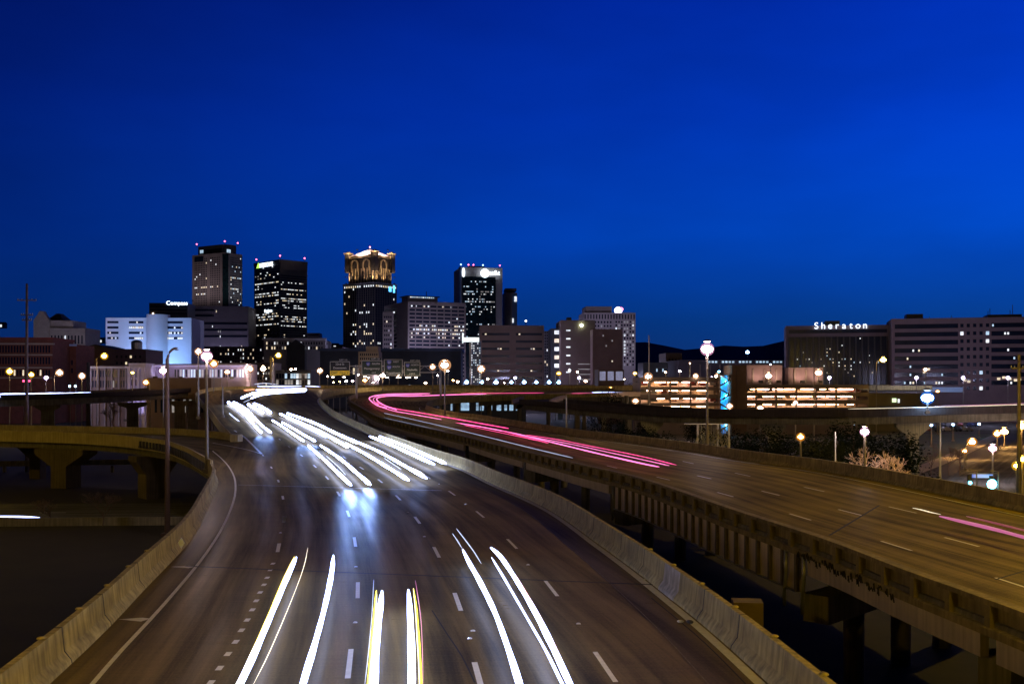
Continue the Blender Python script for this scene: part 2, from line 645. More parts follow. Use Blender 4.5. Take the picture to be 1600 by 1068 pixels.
dashes([(1502, 846), (1328, 800), (1204, 770), (1100, 745), (1010, 726)], 2.9, .14)
dashes([(1410, 796), (1272, 764), (1160, 741), (1075, 722)], 3.2, .13)
strip(spline([P(x, y) for x, y in [(118, 1100), (145, 1067), (190, 1015), (235, 967), (275, 922), (310, 880), (335, 845), (352, 815), (364, 785), (368, 765), (366, 745), (357, 728), (345, 715), (332, 704)]]), .14)
strip(spline([P(x, y) for x, y in [(332, 691.5), (367, 698), (390, 703), (409, 709)]]), .16)
strip(spline([P(x, y) for x, y in [(366, 672), (380, 681), (389, 689), (409, 709)]]), .26)
eR = edge(MR)
def offset(path, d):
    out = []
    for i, p in enumerate(path):
        t = path[min(i + 1, len(path) - 1)] - path[max(i - 1, 0)]
        t = Vector((t.x, t.y, 0)).normalized()
        out.append(p + Vector((-t.y, t.x, 0)) * d)
    return out
strip(offset(eR, .22)[:150], .30)  # white edge line, also painting in the headlight-lit barrier foot
strip(offset(eR, 1.55)[:60], .04, mat('worn paint', (.22, .18, .10), .8, .4, 3))
eL = edge(ML)
eRR = edge(RR)
strip(offset(eRR, 1.2)[5:150], .12)
eRL = edge(RL)
strip(offset(eRL, -.55)[5:150], .10)
# shoulder slot drains beside the left line
for x, y in [(300, 885), (228, 967)]:
    p = P(x, y)
    mk.add([p + Vector((-.9, 0, .008)), p + Vector((-.05, -.32, .008)), p + Vector((.12, .1, .008)), p + Vector((-.2, .24, .008))], [(0, 1, 2, 3)], paint_w)
mk.build('road_markings', kind='structure')
# joints across the decks
jm = MB()
def cross(pa, pb, w, m, dz=.009):
    strip([pa, pa.lerp(pb, .5), pb], w, m, dz, jm)
cross(P(372, 757), P(690, 766), .10, mat('worn steel joint', (.55, .53, .5), .35, .2, 3, metal=.4), .010)
cross(P(290, 884), P(1020, 913), .16, rubber)
cross(P(338, 738), P(372, 735), .10, rubber)
cross(P(1296, 836), P(1374, 789), .14, rubber)
cross(P(430, 700), P(640, 716), .10, rubber)
cross(P(1555, 905), P(1640, 880), .1, rubber)
for pts in ([(675, 953), (700, 992), (722, 1025), (742, 1066)], [(1018, 934), (1080, 985), (1120, 1022), (1165, 1068)]):
    strip(spline([P(x, y) for x, y in pts]), .045, rubber, .007, jm)
jm.build('deck_joints', kind='structure')

x = MB(); x.add([(-.15, 0, 0), (0, 0, -.24), (.15, 0, 0), (0, 0, .24), (-.15, .04, 0), (0, .04, -.24), (.15, .04, 0), (0, .04, .24)], [(0, 1, 2, 3), (7, 6, 5, 4), (0, 4, 5, 1), (1, 5, 6, 2), (2, 6, 7, 3), (3, 7, 4, 0)], mat('white reflector', (.85, .88, .95), .2, .05, 4))
o = x.build('reflector'); o.location = P(286, 868) + Vector((.0, -.25, .62)); tag(o, 'small white diamond marker on the inner face of the left barrier', 'marker')
# small reflective studs and debris on the main road
stud_w = mat('stud ceramic', (.6, .58, .52), .3, .1, 8)
for x, y in [(663, 838), (734, 997), (739, 985), (904, 974), (825, 882), (556, 885), (555, 972), (728, 787), (438, 832), (686, 756), (637, 800), (1006, 905)]:
    p = P(x, y)
    q = MB()
    q.add([(-.07, -.07, 0), (.07, -.07, 0), (.07, .07, 0), (-.07, .07, 0), (-.03, -.04, .03), (.03, -.04, .03), (.03, .04, .03), (-.03, .04, .03)], [(0, 1, 5, 4), (1, 2, 6, 5), (2, 3, 7, 6), (3, 0, 4, 7), (4, 5, 6, 7), (3, 2, 1, 0)], stud_w)
    o = q.build('road_stud')
    o.location = p + Vector((0, 0, .004))
    tag(o, 'small pale raised stud on the dark main road between lane dashes', 'road stud', 'raised studs between the lane dashes')
q = MB()
q.ball((0, 0, .05), .12, .2, .05, mat('scuffed rubber scrap', (.05, .05, .055), .5, .4, 6), 8, 4)
q.ball((-.3, .05, .05), .12, .1, .05, mat('pale plastic scrap', (.5, .5, .52), .5, .2, 6), 7, 4)
o = q.build('road_debris', smooth=True)
o.location = P(1078, 973)
tag(o, 'dark rubber scrap with pale bit lying by the right concrete barrier', 'debris')

# ---------------------------------------------------------------- barriers, parapets, girders
JERSEY = [(0, -.02), (.02, .10), (.20, .34), (.27, 1.0), (.46, 1.0), (.46, -.55), (.12, -.55)]
def idx_of(path, Y):
    return min(range(len(path)), key=lambda i: abs(path[i].y - Y))
# main road bridge
mb_root = thing('highway_bridge', 'broad brown concrete highway deck in the middle with plain sloped barriers both sides', 'bridge', (0, 0, 0))
x = MB(); x.sweep(eR, JERSEY, concrete, side=-1); o = x.build('barrier', mb_root, fix=True)
o['label'] = 'right sloped concrete barrier of the middle highway, olive and streaked'
nL = 8 * 10 - 10
x = MB(); x.sweep(eL[:nL + 1], JERSEY, concrete, side=1); x.build('barrier', mb_root, fix=True)
x = MB(); x.sweep(eL[90:], JERSEY, concrete, side=1); x.build('barrier', mb_root, fix=True)
for path, sd in ((offset(eR, 1.3), -1), (offset(eL, -1.3), 1)):
    x = MB(); x.sweep(path, [(0, -.28), (.35, -.28), (.35, -1.5), (0, -1.5)], concrete_dark, side=sd); x.build('girder', mb_root, fix=True)
# repaired pale panel on right barrier
i0 = idx_of(eR[:80], 36.6); i1 = idx_of(eR[:80], 38.2)
x = MB(); x.sweep([eR[i0] , eR[i0].lerp(eR[i1], .5), eR[i1]], [(-.005, .0), (.014, .11), (.193, .345), (.264, 1.004), (.28, 1.006), (.22, .345), (.03, .1)], mat('pale patched concrete', (.42, .38, .32), .8, .25, 2, streak=.5), side=-1)
o = x.build('barrier_patch', mb_root, fix=True)
# studs/bolts along back edge of both barriers
for path, sd, a, z in ((eR, -1, 8, 80), (eL[:71], 1, 8, 70)):
    pts = resample(offset(path, sd * .44)[a:z], 3.6)
    for i, p in enumerate(pts[:14]):
        x = MB(); x.ball((0, 0, .0), .13, .13, .05, concrete, 8, 4)
        o = x.build('joint_cap', mb_root, smooth=True)
        o.location = p + Vector((0, 0, 1.0))
for path, sd, Ys in ((eR[:110], -1, (29, 33.5, 41.5, 46, 52, 58, 65, 72, 80, 89, 99)), (eL[:71], 1, (27.5, 33, 39, 46, 53.5, 61, 69, 78, 86))):
    for Y in Ys:
        i_ = idx_of(path, Y)
        p0 = path[i_]; t = (path[i_ + 1] - p0).normalized()
        x = MB(); x.sweep([p0, p0 + t * .05], [(-.006, .0), (.014, .10), (.194, .345), (.264, 1.006), (.47, 1.006), (.47, .9), (.3, .9), (.3, .0)], rubber, side=sd); x.build('panel_joint', mb_root, fix=True)
def bent(root, centre, ang, halfw, ztop, ncol, colr=.55, capd=1.3, m=pier_c, square=False, over=0.0):
    ca = Vector((math.cos(ang), math.sin(ang), 0)); cb = Vector((-math.sin(ang), math.cos(ang), 0)); up = Vector((0, 0, 1))
    x = MB()
    x.obox((centre.x, centre.y, ztop - capd / 2), ca, cb, up, halfw + over, .65, capd / 2, m)
    x.build('pier_cap', root)
    for i in range(ncol):
        t = (i + .5) / ncol * 2 - 1
        c = centre + ca * (halfw * t * .9)
        x = MB()
        if square:
            x.obox((c.x, c.y, (ztop - capd + GZ) / 2 - .1), ca, cb, up, colr, colr, (ztop - capd - GZ) / 2 + .1, m)
        else:
            x.tube([(c.x, c.y, GZ - .2), (c.x, c.y, ztop - capd)], colr, m, 14)
        x.build('column', root, smooth=not square)
def mid(pa, pb, Y):
    i = idx_of(pa, Y)
    return (pa[i] + pb[i]) / 2, (pb[i] - pa[i])
eMLn, eMRn = eL, eR
for Y in (34.5, 62, 96, 150, 235, 290):
    c, w = mid(eMLn[:150], eMRn[:150], Y)
    bent(mb_root, c, math.atan2(w.y, w.x), w.length / 2 + (1.0 if Y == 34.5 else -.4), c.z - 1.5 if Y != 34.5 else c.z - .62, 3)
x = MB()
pc = P(1168, 968)
x.obox((pc.x + .45, pc.y + 2.0, -.2), Vector((1, -.12, 0)).normalized(), Vector((.12, 1, 0)).normalized(), Vector((0, 0, 1)), .5, .4, .42, mat('dim cap concrete', (.14, .10, .06), .9, .3, .6))
x.build('beam_end', mb_root)

# right carriageway bridge
rb = thing('highway_bridge', 'right highway deck on pale girders with boxed parapet panels along its near side', 'bridge', (0, 0, 0))
x = MB(); x.sweep(eRR[:200], [(0, -.02), (.02, .10), (.18, .3), (.24, 1.0), (.42, 1.0), (.42, -.5), (.1, -.5)], concrete, side=-1); x.build('barrier', rb, fix=True)
par = mat('parapet concrete', (.26, .20, .09), .88, .35, .8, streak=.4)
x = MB(); x.sweep(eRL, [(-.02, 0), (.12, 0), (.12, .66), (.10, .66), (.10, .84), (-.06, .84), (-.06, .0)], par, side=1); x.build('parapet_wall', rb, fix=True)
x = MB(); x.sweep(eRL, [(.121, .68), (.40, .68), (.40, .85), (.121, .85)], par, side=1); x.build('top_rail', rb, fix=True)
x = MB(); x.sweep(eRL, [(.0, -.30), (.46, -.30), (.46, -.06), (.42, -.02), (0, -.02)], par, side=1); x.build('ledge', rb, fix=True)
pp = resample(offset(eRL, .27)[22:150], 2.35)[:96]
post = None
for i, p in enumerate(pp):
    j = min(i + 1, len(pp) - 1)
    t = (pp[j] - pp[max(0, j - 1)])
    if post is None:
        x = MB(); x.box(-.15, .15, -.145, .145, -.02, .68, par)
        post = x.build('parapet_post', rb)
        o = post
    else:
        o = copy_obj(post, rb)
    o.location = p
    o.rotation_euler = (0, 0, math.atan2(t.y, t.x))
# low broken kerb inside each panel
x = MB(); x.sweep(offset(eRL, .0), [(.12, -.02), (.26, -.02), (.22, .14), (.12, .16)], concrete_dark, side=1); x.build('panel_kerb', rb, fix=True)
def span(Y0, Y1, dep, name, m, lat=.25, k0=None):
    sub = [p for p in eRL[:170] if Y0 <= p.y <= Y1]
    x = MB(); x.sweep(offset(sub, lat * 1.0), [(.0, -.30), (-.3, -.30), (-.3, -.30 - dep), (0, -.30 - dep)], m, side=1); return x.build(name, rb, fix=True)
span(-30, 33.0, .85, 'girder', concrete_pale)
span(33.3, 47.5, .85, 'girder', concrete_pale)
o = span(48, 81, 1.75, 'girder', mat('pale steel girder', (.66, .54, .47), .5, .14, .5, streak=.2))
o['label'] = 'deep pale steel girder with upright stiffener plates'
span(81.4, 106, .75, 'girder', concrete_pale)
span(106.3, 135, .7, 'girder', concrete_pale)
span(135.3, 300, .9, 'girder', concrete_pale)
fl = [p for p in eRL[:150] if 48 <= p.y <= 81]
x = MB(); x.sweep(offset(fl, .25), [(.16, -2.05), (-.36, -2.05), (-.36, -2.11), (.16, -2.11)], steel, side=1); x.build('girder_flange', rb, fix=True)
stf = None
for i, p in enumerate(resample(offset(fl, .25), 1.5)):
    if stf is None:
        x = MB(); x.box(-.11, .11, -.0, .17, -2.05, -.31, mat('stiffener paint', (.10, .075, .03), .6, .3, 2))
        stf = x.build('stiffener', rb); o = stf
    else:
        o = copy_obj(stf, rb)
    o.location = p
    i_ = idx_of(fl, p.y)
    t = fl[min(i_ + 1, len(fl) - 1)] - fl[max(i_ - 1, 0)]
    o.rotation_euler = (0, 0, math.atan2(t.y, t.x))
for Y, nc in ((33, 4), (47.8, 4), (81.2, 5), (106, 4), (135, 4), (170, 4), (205, 3)):
    c, w = mid(eRL[:150], eRR[:150], Y) if Y < 150 else mid(eRL[:170], eRR[:170], Y)
    bent(rb, c, math.atan2(w.y, w.x), w.length / 2 - .3, c.z - (1.15 if abs(Y - 64) > 17.5 else 2.1), nc, .5)
# drain pipes at girder joints and inner girders
for Y in (47.9, 49.4, 81.0, 106.1):
    i = idx_of(eRL[:130], Y)
    p = offset(eRL, .42)[i]
    x = MB(); x.tube([p + Vector((0, 0, -.3)), p + Vector((0, 0, -1.4)), p + Vector((.0, .25, -2.2)), p + Vector((0, .25, -3.0))], .09, steel, 8); x.build('drain_pipe', rb, smooth=True)
for k, dlat in enumerate((-4, -8, -12)):
    sub = [p for p in offset(eRL, dlat)[:170] if 20 <= p.y <= 200]
    x = MB(); x.sweep(sub, [(0, -.3), (.3, -.3), (.3, -1.15), (0, -1.15)], concrete_dark, side=1); x.build('girder', rb, fix=True)

# sprayed dark graffiti on the ledge and girder
rg = random.Random(21)
x = MB()
gm = mat('faded black spray paint', (.02, .015, .01), .8, .3, 5)
pts = resample([p for p in offset(eRL, .475)[:140] if 38.5 <= p.y <= 49], .55)
for p in pts:
    for _ in range(2):
        zc_ = rg.uniform(-.42, -.12); w_, h_ = rg.uniform(.06, .22), rg.uniform(.06, .16); dy = rg.uniform(-.2, .2)
        q = p + Vector((-dy * .15, dy, zc_))
        x.tube([q + Vector((0, -w_, -h_)), q + Vector((-.01, -w_ * .3, h_)), q + Vector((-.01, w_ * .4, -h_ * .6)), q + Vector((0, w_, h_ * .9))], .028, gm, 4)
x.build('graffiti', rb)
# left ramp
lr = thing('ramp_bridge', 'curved pale yellow ramp splitting off to the left on a flared pier', 'bridge', (0, 0, 0))
eQN = edge(QN); eQF = edge(QF)
ramp_c = mat('pale ramp concrete', (.46, .38, .24), .85, .2, .5, streak=.3)
x = MB(); x.sweep(eQN, [(0, -.02), (.03, .1), (.2, .34), (.26, .95), (.46, .95), (.46, -.62), (.1, -.62)], ramp_c, side=1); x.build('parapet_wall', lr, fix=True)
x = MB(); x.sweep(eQF[30:], [(0, -.02), (.03, .1), (.2, .34), (.26, .95), (.46, .95), (.46, -.5), (.1, -.5)], ramp_c, side=-1); x.build('parapet_wall', lr, fix=True)
nose = eQF[30]
x = MB(); x.prism([(nose.x - .45, nose.y - .2), (nose.x + .55, nose.y - .2), (nose.x + .9, nose.y + 1.0), (nose.x + .3, nose.y + 2.4), (nose.x - .5, nose.y + 1.4)], -.02, .96, ramp_c); x.build('barrier_nose', lr)
x = MB(); x.sweep(offset(eQN, -.8), [(0, -.28), (.5, -.28), (.5, -1.5), (0, -1.5)], concrete_dark, side=1); x.build('girder', lr, fix=True)
x = MB(); x.sweep(offset(eQF[10:], .8), [(0, -.28), (.5, -.28), (.5, -1.5), (0, -1.5)], concrete_dark, side=-1); x.build('girder', lr, fix=True)
# comb-like brackets on the ramp parapet
br = None
cand = resample(offset(eQN, .47)[2:34], 1.25)
for i, p in enumerate(cand):
    if br is None:
        x = MB(); x.box(-.16, .16, -.05, .22, -.4, .45, dark_steel); x.box(.16, .5, -.0, .2, -.4, -.2, dark_steel)
        br = x.build('bracket', lr); o = br
    else:
        o = copy_obj(br, lr)
    o.location = p
    q = cand[min(i + 1, len(cand) - 1)] - cand[max(0, min(i, len(cand) - 2) - 0)] if i < len(cand) - 1 else cand[i] - cand[i - 1]
    o.rotation_euler = (0, 0, math.atan2(q.y, q.x))
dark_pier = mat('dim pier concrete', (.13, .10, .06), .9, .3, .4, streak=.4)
def flared_pier(root, base, ztop, w_top, w_col, thick, rz, m=dark_pier, flare=2.4, name='pier'):
    z0 = GZ - .2 - base.z
    zt = ztop - base.z
    pr = [(-w_col / 2, z0), (w_col / 2, z0), (w_col / 2, zt - flare), (w_top / 2, zt - .7), (w_top / 2, zt), (-w_top / 2, zt), (-w_top / 2, zt - .7), (-w_col / 2, zt - flare)]
    vs = [(a, -thick / 2, z) for a, z in pr] + [(a, thick / 2, z) for a, z in pr]
    n = len(pr)
    x = MB()
    x.add(vs, [list(range(n)), [n + i for i in range(n)][::-1]] + [[i, n + i, n + (i + 1) % n, (i + 1) % n] for i in range(n)], m)
    o = x.build(name, root, fix=True)
    o.location = base
    o.rotation_euler = (0, 0, rz)
    return o
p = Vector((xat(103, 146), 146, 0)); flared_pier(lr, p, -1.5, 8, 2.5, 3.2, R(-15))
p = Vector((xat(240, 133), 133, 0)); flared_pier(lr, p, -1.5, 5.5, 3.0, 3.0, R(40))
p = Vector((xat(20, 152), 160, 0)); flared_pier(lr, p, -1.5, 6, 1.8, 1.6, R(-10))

# ---------------------------------------------------------------- other viaducts
def viaduct(name, label, pts, width, m, par_h=.95, dep=1.55, piers=(), side=-1, step=4, over=1.0, roadm=None):
    """near edge path pts (x, y, z deck), deck runs to `width` on the far side"""
    root = thing(name, label, 'bridge', (0, 0, 0))
    pth = spline(pts, step)
    x = MB(); x.sweep(pth, [(0, -.25), (width, -.25), (width, 0), (0, 0)], roadm or concrete_dark, side=side); x.build('deck', root, fix=True)
    x = MB(); x.sweep(pth, [(-.3, -.35), (0, -.35), (0, par_h), (-.3, par_h)], m, side=side); x.build('parapet_wall', root, fix=True)
    x = MB(); x.sweep(pth, [(width, -.35), (width + .3, -.35), (width + .3, par_h), (width, par_h)], m, side=side); x.build('parapet_wall', root, fix=True)
    for l in (.6, width * .5, width - 1.1):
        x = MB(); x.sweep(pth, [(l, -.25), (l + .45, -.25), (l + .45, -dep), (l, -dep)], concrete_dark, side=side); x.build('girder', root, fix=True)
    return root, pth
va, vap = viaduct('overpass', 'dark overpass running level across the right behind the trees', [(2, 244, 3.2), (7.2, 230, 3.0), (18, 212, 2.4), (30.9, 190, 2.0), (43.7, 175, 2.4), (53.5, 163, 2.8), (65, 160, 3.2), (77.5, 155, 3.7), (98, 148, 4.4), (125, 140, 5)], 11, darkened, side=1)
ypier = mat('olive pier concrete', (.34, .30, .20), .88, .25, .4, streak=.4)  # pale yellowish concrete of the piers
for (px, d, c) in ((1429, 163, 3.1), (1210, 181, 2.3), (1020, 200, 2.1)):
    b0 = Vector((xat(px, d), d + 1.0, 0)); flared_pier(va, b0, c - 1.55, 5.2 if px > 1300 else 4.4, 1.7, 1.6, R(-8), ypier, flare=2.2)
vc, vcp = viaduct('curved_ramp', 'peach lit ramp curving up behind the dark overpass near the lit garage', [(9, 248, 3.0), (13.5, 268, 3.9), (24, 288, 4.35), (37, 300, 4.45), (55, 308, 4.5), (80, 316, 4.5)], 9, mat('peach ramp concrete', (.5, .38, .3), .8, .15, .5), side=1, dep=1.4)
for px, d in ((903, 286), (945, 298), (985, 305), (1010, 309)):
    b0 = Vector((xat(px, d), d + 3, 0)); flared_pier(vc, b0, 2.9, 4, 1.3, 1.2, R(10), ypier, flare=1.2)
vd, vdp = viaduct('overpass', 'dark overpass coming in from the left edge under the white light streak', [(-200, 212, 3.9), (-160, 225, 4.1), (-121, 242, 4.3), (-106, 262, 4.7), (-101, 290, 5.2), (-100, 318, 5.6)], 13, darkened, side=1, dep=1.9)
for px, d, w in ((197, 278, 8), (272, 300, 6), (293, 312, 5), (60, 250, 6)):
    b0 = Vector((xat(px, d), d + 5, 0)); flared_pier(vd, b0, 2.7, w, 3.0, 2.0, R(20), concrete_dark, flare=1.6)
# far flyover with the bluish lamps on it
vf, vfp = viaduct('flyover', 'far low flyover carrying the row of blue lamps across the middle', [(-75, 372, 6.35), (-40, 408, 6.45), (60, 420, 6.3), (160, 420, 6.2), (260, 415, 5.8)], 12, concrete_dark, side=1, dep=1.8)
for X in (-20, 20, 60, 100, 140, 180):
    flared_pier(vf, Vector((X, 424, 0)), 4.4, 7, 2, 1.5, 0, concrete_dark, flare=1.6)
# columns below the turning right carriageway
for k, (X, Y) in enumerate(((-14, 262), (-6, 272), (2, 278), (10, 282), (20, 284), (32, 286))):
    x = MB(); x.tube([(X, Y, GZ - .2), (X, Y, S(Y) - .3)], .6, pier_c, 10); x.build('column', rb, smooth=True)
x = MB(); x.sweep(edge(RR)[175:], [(0, -.28), (.4, -.28), (.4, -1.6), (0, -1.6)], concrete_dark, side=1); x.build('girder', rb, fix=True)
x = MB(); x.sweep(edge(RR)[199:], [(0, -.02), (.25, 0), (.25, .85), (.0, .85)], concrete, side=-1); x.build('barrier', rb, fix=True)

# ---------------------------------------------------------------- ground streets
def ground_road(name, L_, R_, m, z=GZ + .03):
    a = spline([(x, y, z) for x, y in L_], 0); c = spline([(x, y, z) for x, y in R_], 0)
    me = bpy.data.meshes.new(name)
    vs, fs, uvs = [], [], []
    s = 0
    for i in range(len(a)):
        if i: s += (a[i] - a[i - 1]).length
        vs += [a[i], c[i]]
        uvs += [(0, s), ((c[i] - a[i]).length, s)]
    for i in range(len(a) - 1):
        fs.append([2 * i, 2 * i + 1, 2 * i + 3, 2 * i + 2])
    me.from_pydata(vs, [], fs)
    me.materials.append(m)
    uvl = me.uv_layers.new(name='UVMap')
    for lp in me.loops:
        uvl.data[lp.index].uv = uvs[lp.vertex_index]
    o = bpy.data.objects.new(name, me)
    COL.objects.link(o)
    o['kind'] = 'structure'
    return o
ground_road('side_street', [(-170, 108), (-60, 109), (-30, 112), (0, 116)], [(-170, 127), (-60, 126), (-30, 128), (0, 131)], side_rm)
ground_road('cross_street', [(60, 142), (68, 160), (98, 210), (150, 300)], [(82, 138), (92, 156), (127, 205), (185, 300)], side_rm)
ground_road('pavement', [(51, 146), (60.5, 163), (91, 214), (143, 303)], [(54, 145), (63.5, 162), (94, 212), (146, 302)], mat('pavement concrete', (.3, .26, .2), .9, .2, .6), GZ + .10)
ground_road('grass_verge', [(30, 150), (40, 168), (70, 225), (110, 300)], [(51, 146), (60.5, 163), (91, 214), (143, 303)], mat('rough grass', (.06, .075, .02), .95, .5, .5, bump=.6), GZ + .05)
ground_road('under_street', [(6, 30), (8, 60), (0, 100), (-12, 150)], [(24, 30), (24, 60), (14, 100), (0, 150)], mat('dirt and gravel', (.022, .014, .008), .95, .5, .3, bump=.5), GZ + .02)
ground_road('parking_lot', [(60, 300), (60, 345), (60, 390)], [(190, 300), (190, 345), (190, 390)], side_rm, GZ + .04)
x = MB()
strip([(76, 150, GZ + .035), (109, 207, GZ + .035), (165, 300, GZ + .035)], .3, paint_y, .006, x)
strip([(77, 149.5, GZ + .035), (110, 206.5, GZ + .035), (166, 299.5, GZ + .035)], .2, paint_y, .006, x)
for i in range(9):
    p = Vector((88 + i * 5.2, 160 + i * 8.8, GZ + .035)); strip([p, p + Vector((1.6, 2.7, 0))], .2, paint_w, .006, x)
    p = Vector((-150 + i * 12, 117, GZ + .035)); strip([p, p + Vector((3, 0.1, 0))], .15, paint_w, .006, x)
x.build('road_markings', kind='structure')
# low retaining wall by lower-left street
x = MB(); x.sweep([Vector((-120, 105, GZ)), Vector((-60, 105.5, GZ)), Vector((-34, 107, GZ)), Vector((-24, 110, GZ))], [(0, 0), (.35, 0), (.35, .85), (0, .85)], ypier, side=1)
tag(x.build('retaining_wall', fix=True), 'low yellowish wall along the lower left street under the ramp', 'wall')
x = MB(); x.sweep([Vector((-150, 170, GZ)), Vector((-84, 171, GZ)), Vector((-58, 176, GZ))], [(0, 1.0), (.3, 1.0), (.3, 1.9), (0, 1.9)], concrete, side=1)
for X in range(-148, -60, 9): x.box(X, X + .4, 170.9, 171.4, GZ, GZ + 1.1, concrete)
tag(x.build('guard_wall', fix=True), 'thin pale guard wall on posts beyond the flared ramp pier', 'wall')

# ---------------------------------------------------------------- lamps
pole_m = mat('lamp pole steel', (.22, .19, .16), .5, .15, 3, metal=.4)
pole_pale = mat('pale lamp pole', (.5, .47, .44), .5, .15, 3, metal=.3)
LC = {'lilac': (.58, .58, 1.0), 'sodium': (1.0, .64, .03), 'pink': (1.0, .80, .86), 'orange': (1.0, .52, .16), 'yellow': (1.0, .62, .10), 'peach': (1.0, .70, .48), 'blue': (.30, .58, 1.0), 'cyan': (.10, .72, 1.0), 'white': (.92, .95, 1.0), 'red': (1, .08, .12)}
def halo_mat(col):
    """thin glowing coloured shell imitating the halo round a lamp"""
    k = 'lamp halo ' + col
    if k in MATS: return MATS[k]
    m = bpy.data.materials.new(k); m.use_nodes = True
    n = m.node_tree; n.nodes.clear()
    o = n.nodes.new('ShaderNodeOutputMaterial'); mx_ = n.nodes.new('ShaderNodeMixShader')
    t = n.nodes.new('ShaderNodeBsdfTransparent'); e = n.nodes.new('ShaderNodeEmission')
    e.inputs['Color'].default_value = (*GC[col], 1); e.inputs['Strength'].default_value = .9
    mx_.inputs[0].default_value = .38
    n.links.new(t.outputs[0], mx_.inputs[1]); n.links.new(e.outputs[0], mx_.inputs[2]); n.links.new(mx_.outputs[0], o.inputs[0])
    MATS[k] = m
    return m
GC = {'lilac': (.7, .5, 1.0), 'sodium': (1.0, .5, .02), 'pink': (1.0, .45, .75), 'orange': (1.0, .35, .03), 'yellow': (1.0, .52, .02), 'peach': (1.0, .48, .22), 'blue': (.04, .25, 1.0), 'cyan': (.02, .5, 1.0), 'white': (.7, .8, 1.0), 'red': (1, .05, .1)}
def street_lamp(label, head, basez, col, r, strength, arm=0.0, group='lamps burning along the roads', name='street_lamp', twin=False, lit=True, pole=.14, pm=None, flat=.62, base_off=(0, 0)):
    pm = pm or pole_m
    strength *= 2.3
    root = thing(name, label, 'street lamp', (head.x + base_off[0], head.y + base_off[1], basez), 0, group)
    H = head.z - basez
    x = MB()
    x.tube([(0, 0, -.1), (0, 0, H * .5), (0, 0, H + (.1 if not arm else -.9))], pole * 1.3, pm, 8, r2=pole * .75)
    x.box(-pole * 2.2, pole * 2.2, -pole * 2.2, pole * 2.2, -.05, .35, pm)
    x.build('pole', root, smooth=False)
    hx = 0.0
    if arm:
        hx = arm
        x = MB()
        x.tube(spline([(0, 0, H - .95), (arm * .25, 0, H - .25), (arm * .7, 0, H + .10), (arm, 0, H + .12)], .6), pole * .55, pm, 6)
        x.build('arm', root)
        root.location.x -= arm
    offs = [hx] if not twin else [-1.15, 1.15]
    if twin:
        x = MB(); x.tube([(-1.15, 0, H), (1.15, 0, H)], pole * .6, pm, 6); x.build('arm', root)
    for q in offs:
        x = MB(); x.ball((q, 0, H + r * flat * 1.1), r * .5, r * .45, r * .2, pm, 12, 6)
        x.build('lamp_head', root, smooth=True)
        x = MB(); x.ball((q, 0, H - .02), r * .72, r * .70, r * .50 * flat, emat('lamp %s %g' % (col, strength), LC[col], strength) if lit else steel, 12, 8)
        x.build('lens', root, smooth=True)
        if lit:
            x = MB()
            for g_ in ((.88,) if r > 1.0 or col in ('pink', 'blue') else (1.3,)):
                x.ball((q, 0, H - .02), r * g_, r * g_, r * g_ * (.5 + flat / 2), halo_mat(col), 16, 10)
            x.build('globe', root, smooth=True)  # coloured emissive shell standing in for the halo round the lamp
    return root
def SL(label, px, py, d, basez, col, r, st, **k):
    return street_lamp(label, Wp(px, py, d), basez, col, r, st, **k)
SL('tall mast with a brilliant pinkish white lamp over the right highway barrier', 1105, 545, 135, GZ, 'pink', 1.05, 170, flat=.9, pole=.17)
SL('brilliant twin lamp on a tall pole fixed beside the curving ramp', 323, 556, 93, -.3, 'pink', .62, 210, flat=.9, pole=.13)
SL('bright pinkish lamp just left of and behind the brilliant twin lamp', 310, 549, 185, 1.5, 'peach', .55, 110, flat=.9)
SL('pinkish lamp above the low pale building left of the tall ramp pole', 255, 579, 180, GZ, 'pink', .8, 90, flat=.9)
SL('bright peach lamp on a slim pole at the bend of the right highway', 695, 570, 200, 1.4, 'peach', .95, 130, flat=.9)
SL('bright lamp burning just below the green road signs', 598, 586, 318, 5.6, 'peach', 1.1, 80, flat=.9)
SL('peach lamp just right of the lit narrow glass tower', 752, 576, 300, GZ, 'peach', .95, 156, flat=.9)
for i, (px, r) in enumerate(((729, 1.25), (753, 1.05), (775, 1.35), (799, 1.0), (819, 1.15), (838, 1.0), (858, 1.1), (873, 1.05))):
    nth = ['first', 'second', 'third', 'fourth', 'fifth', 'sixth', 'seventh', 'eighth'][i]
    SL('%s from the left of the eight blue lamps along the far flyover' % nth, px, 597, 414, 6.2, 'blue', r * .9, 26, arm=1.6, flat=.9, group='blue lamps along the far flyover', pm=pole_pale)
SL('white lamp high behind the thin mast left of the lit garage', 1013, 588, 290, GZ, 'peach', 1.0, 60, flat=.9)
SL('small yellow lamp just left of the white lamp before the garage', 992, 583, 330, GZ, 'yellow', .6, 104)
SL('small orange lamp low over the peach lit ramp', 954, 607, 330, GZ, 'orange', .7, 160)
SL('warm lamp low between the ramp piers and the lit garage', 993, 626, 255, GZ, 'peach', .75, 60)
SL('yellow arm lamp standing before the dark slab hotel', 1380, 562, 300, GZ, 'yellow', 1.05, 130, arm=2.0, flat=.8)
SL('small warm lamp above the big blue light', 1446, 577, 330, GZ, 'peach', .65, 104)
SL('big blue white lamp glaring over the right overpass', 1449, 621, 158.5, 3.2, 'blue', 1.2, 70, flat=.95, pm=pole_m)
SL('small orange lamp right of the big blue light', 1465, 611, 300, GZ, 'orange', .5, 30)
SL('pink lamp on a dark pole in front of the dark trees', 1351, 674, 99, GZ, 'pink', .52, 150, flat=.9)
SL('small orange lamp on a dark pole left of the pink one before the trees', 1251, 682, 126, GZ, 'orange', .42, 70, flat=.9)
SL('pink lamp on a dark pole in the middle of the side street', 1551, 700, 150, GZ, 'pink', .68, 200, flat=.9)
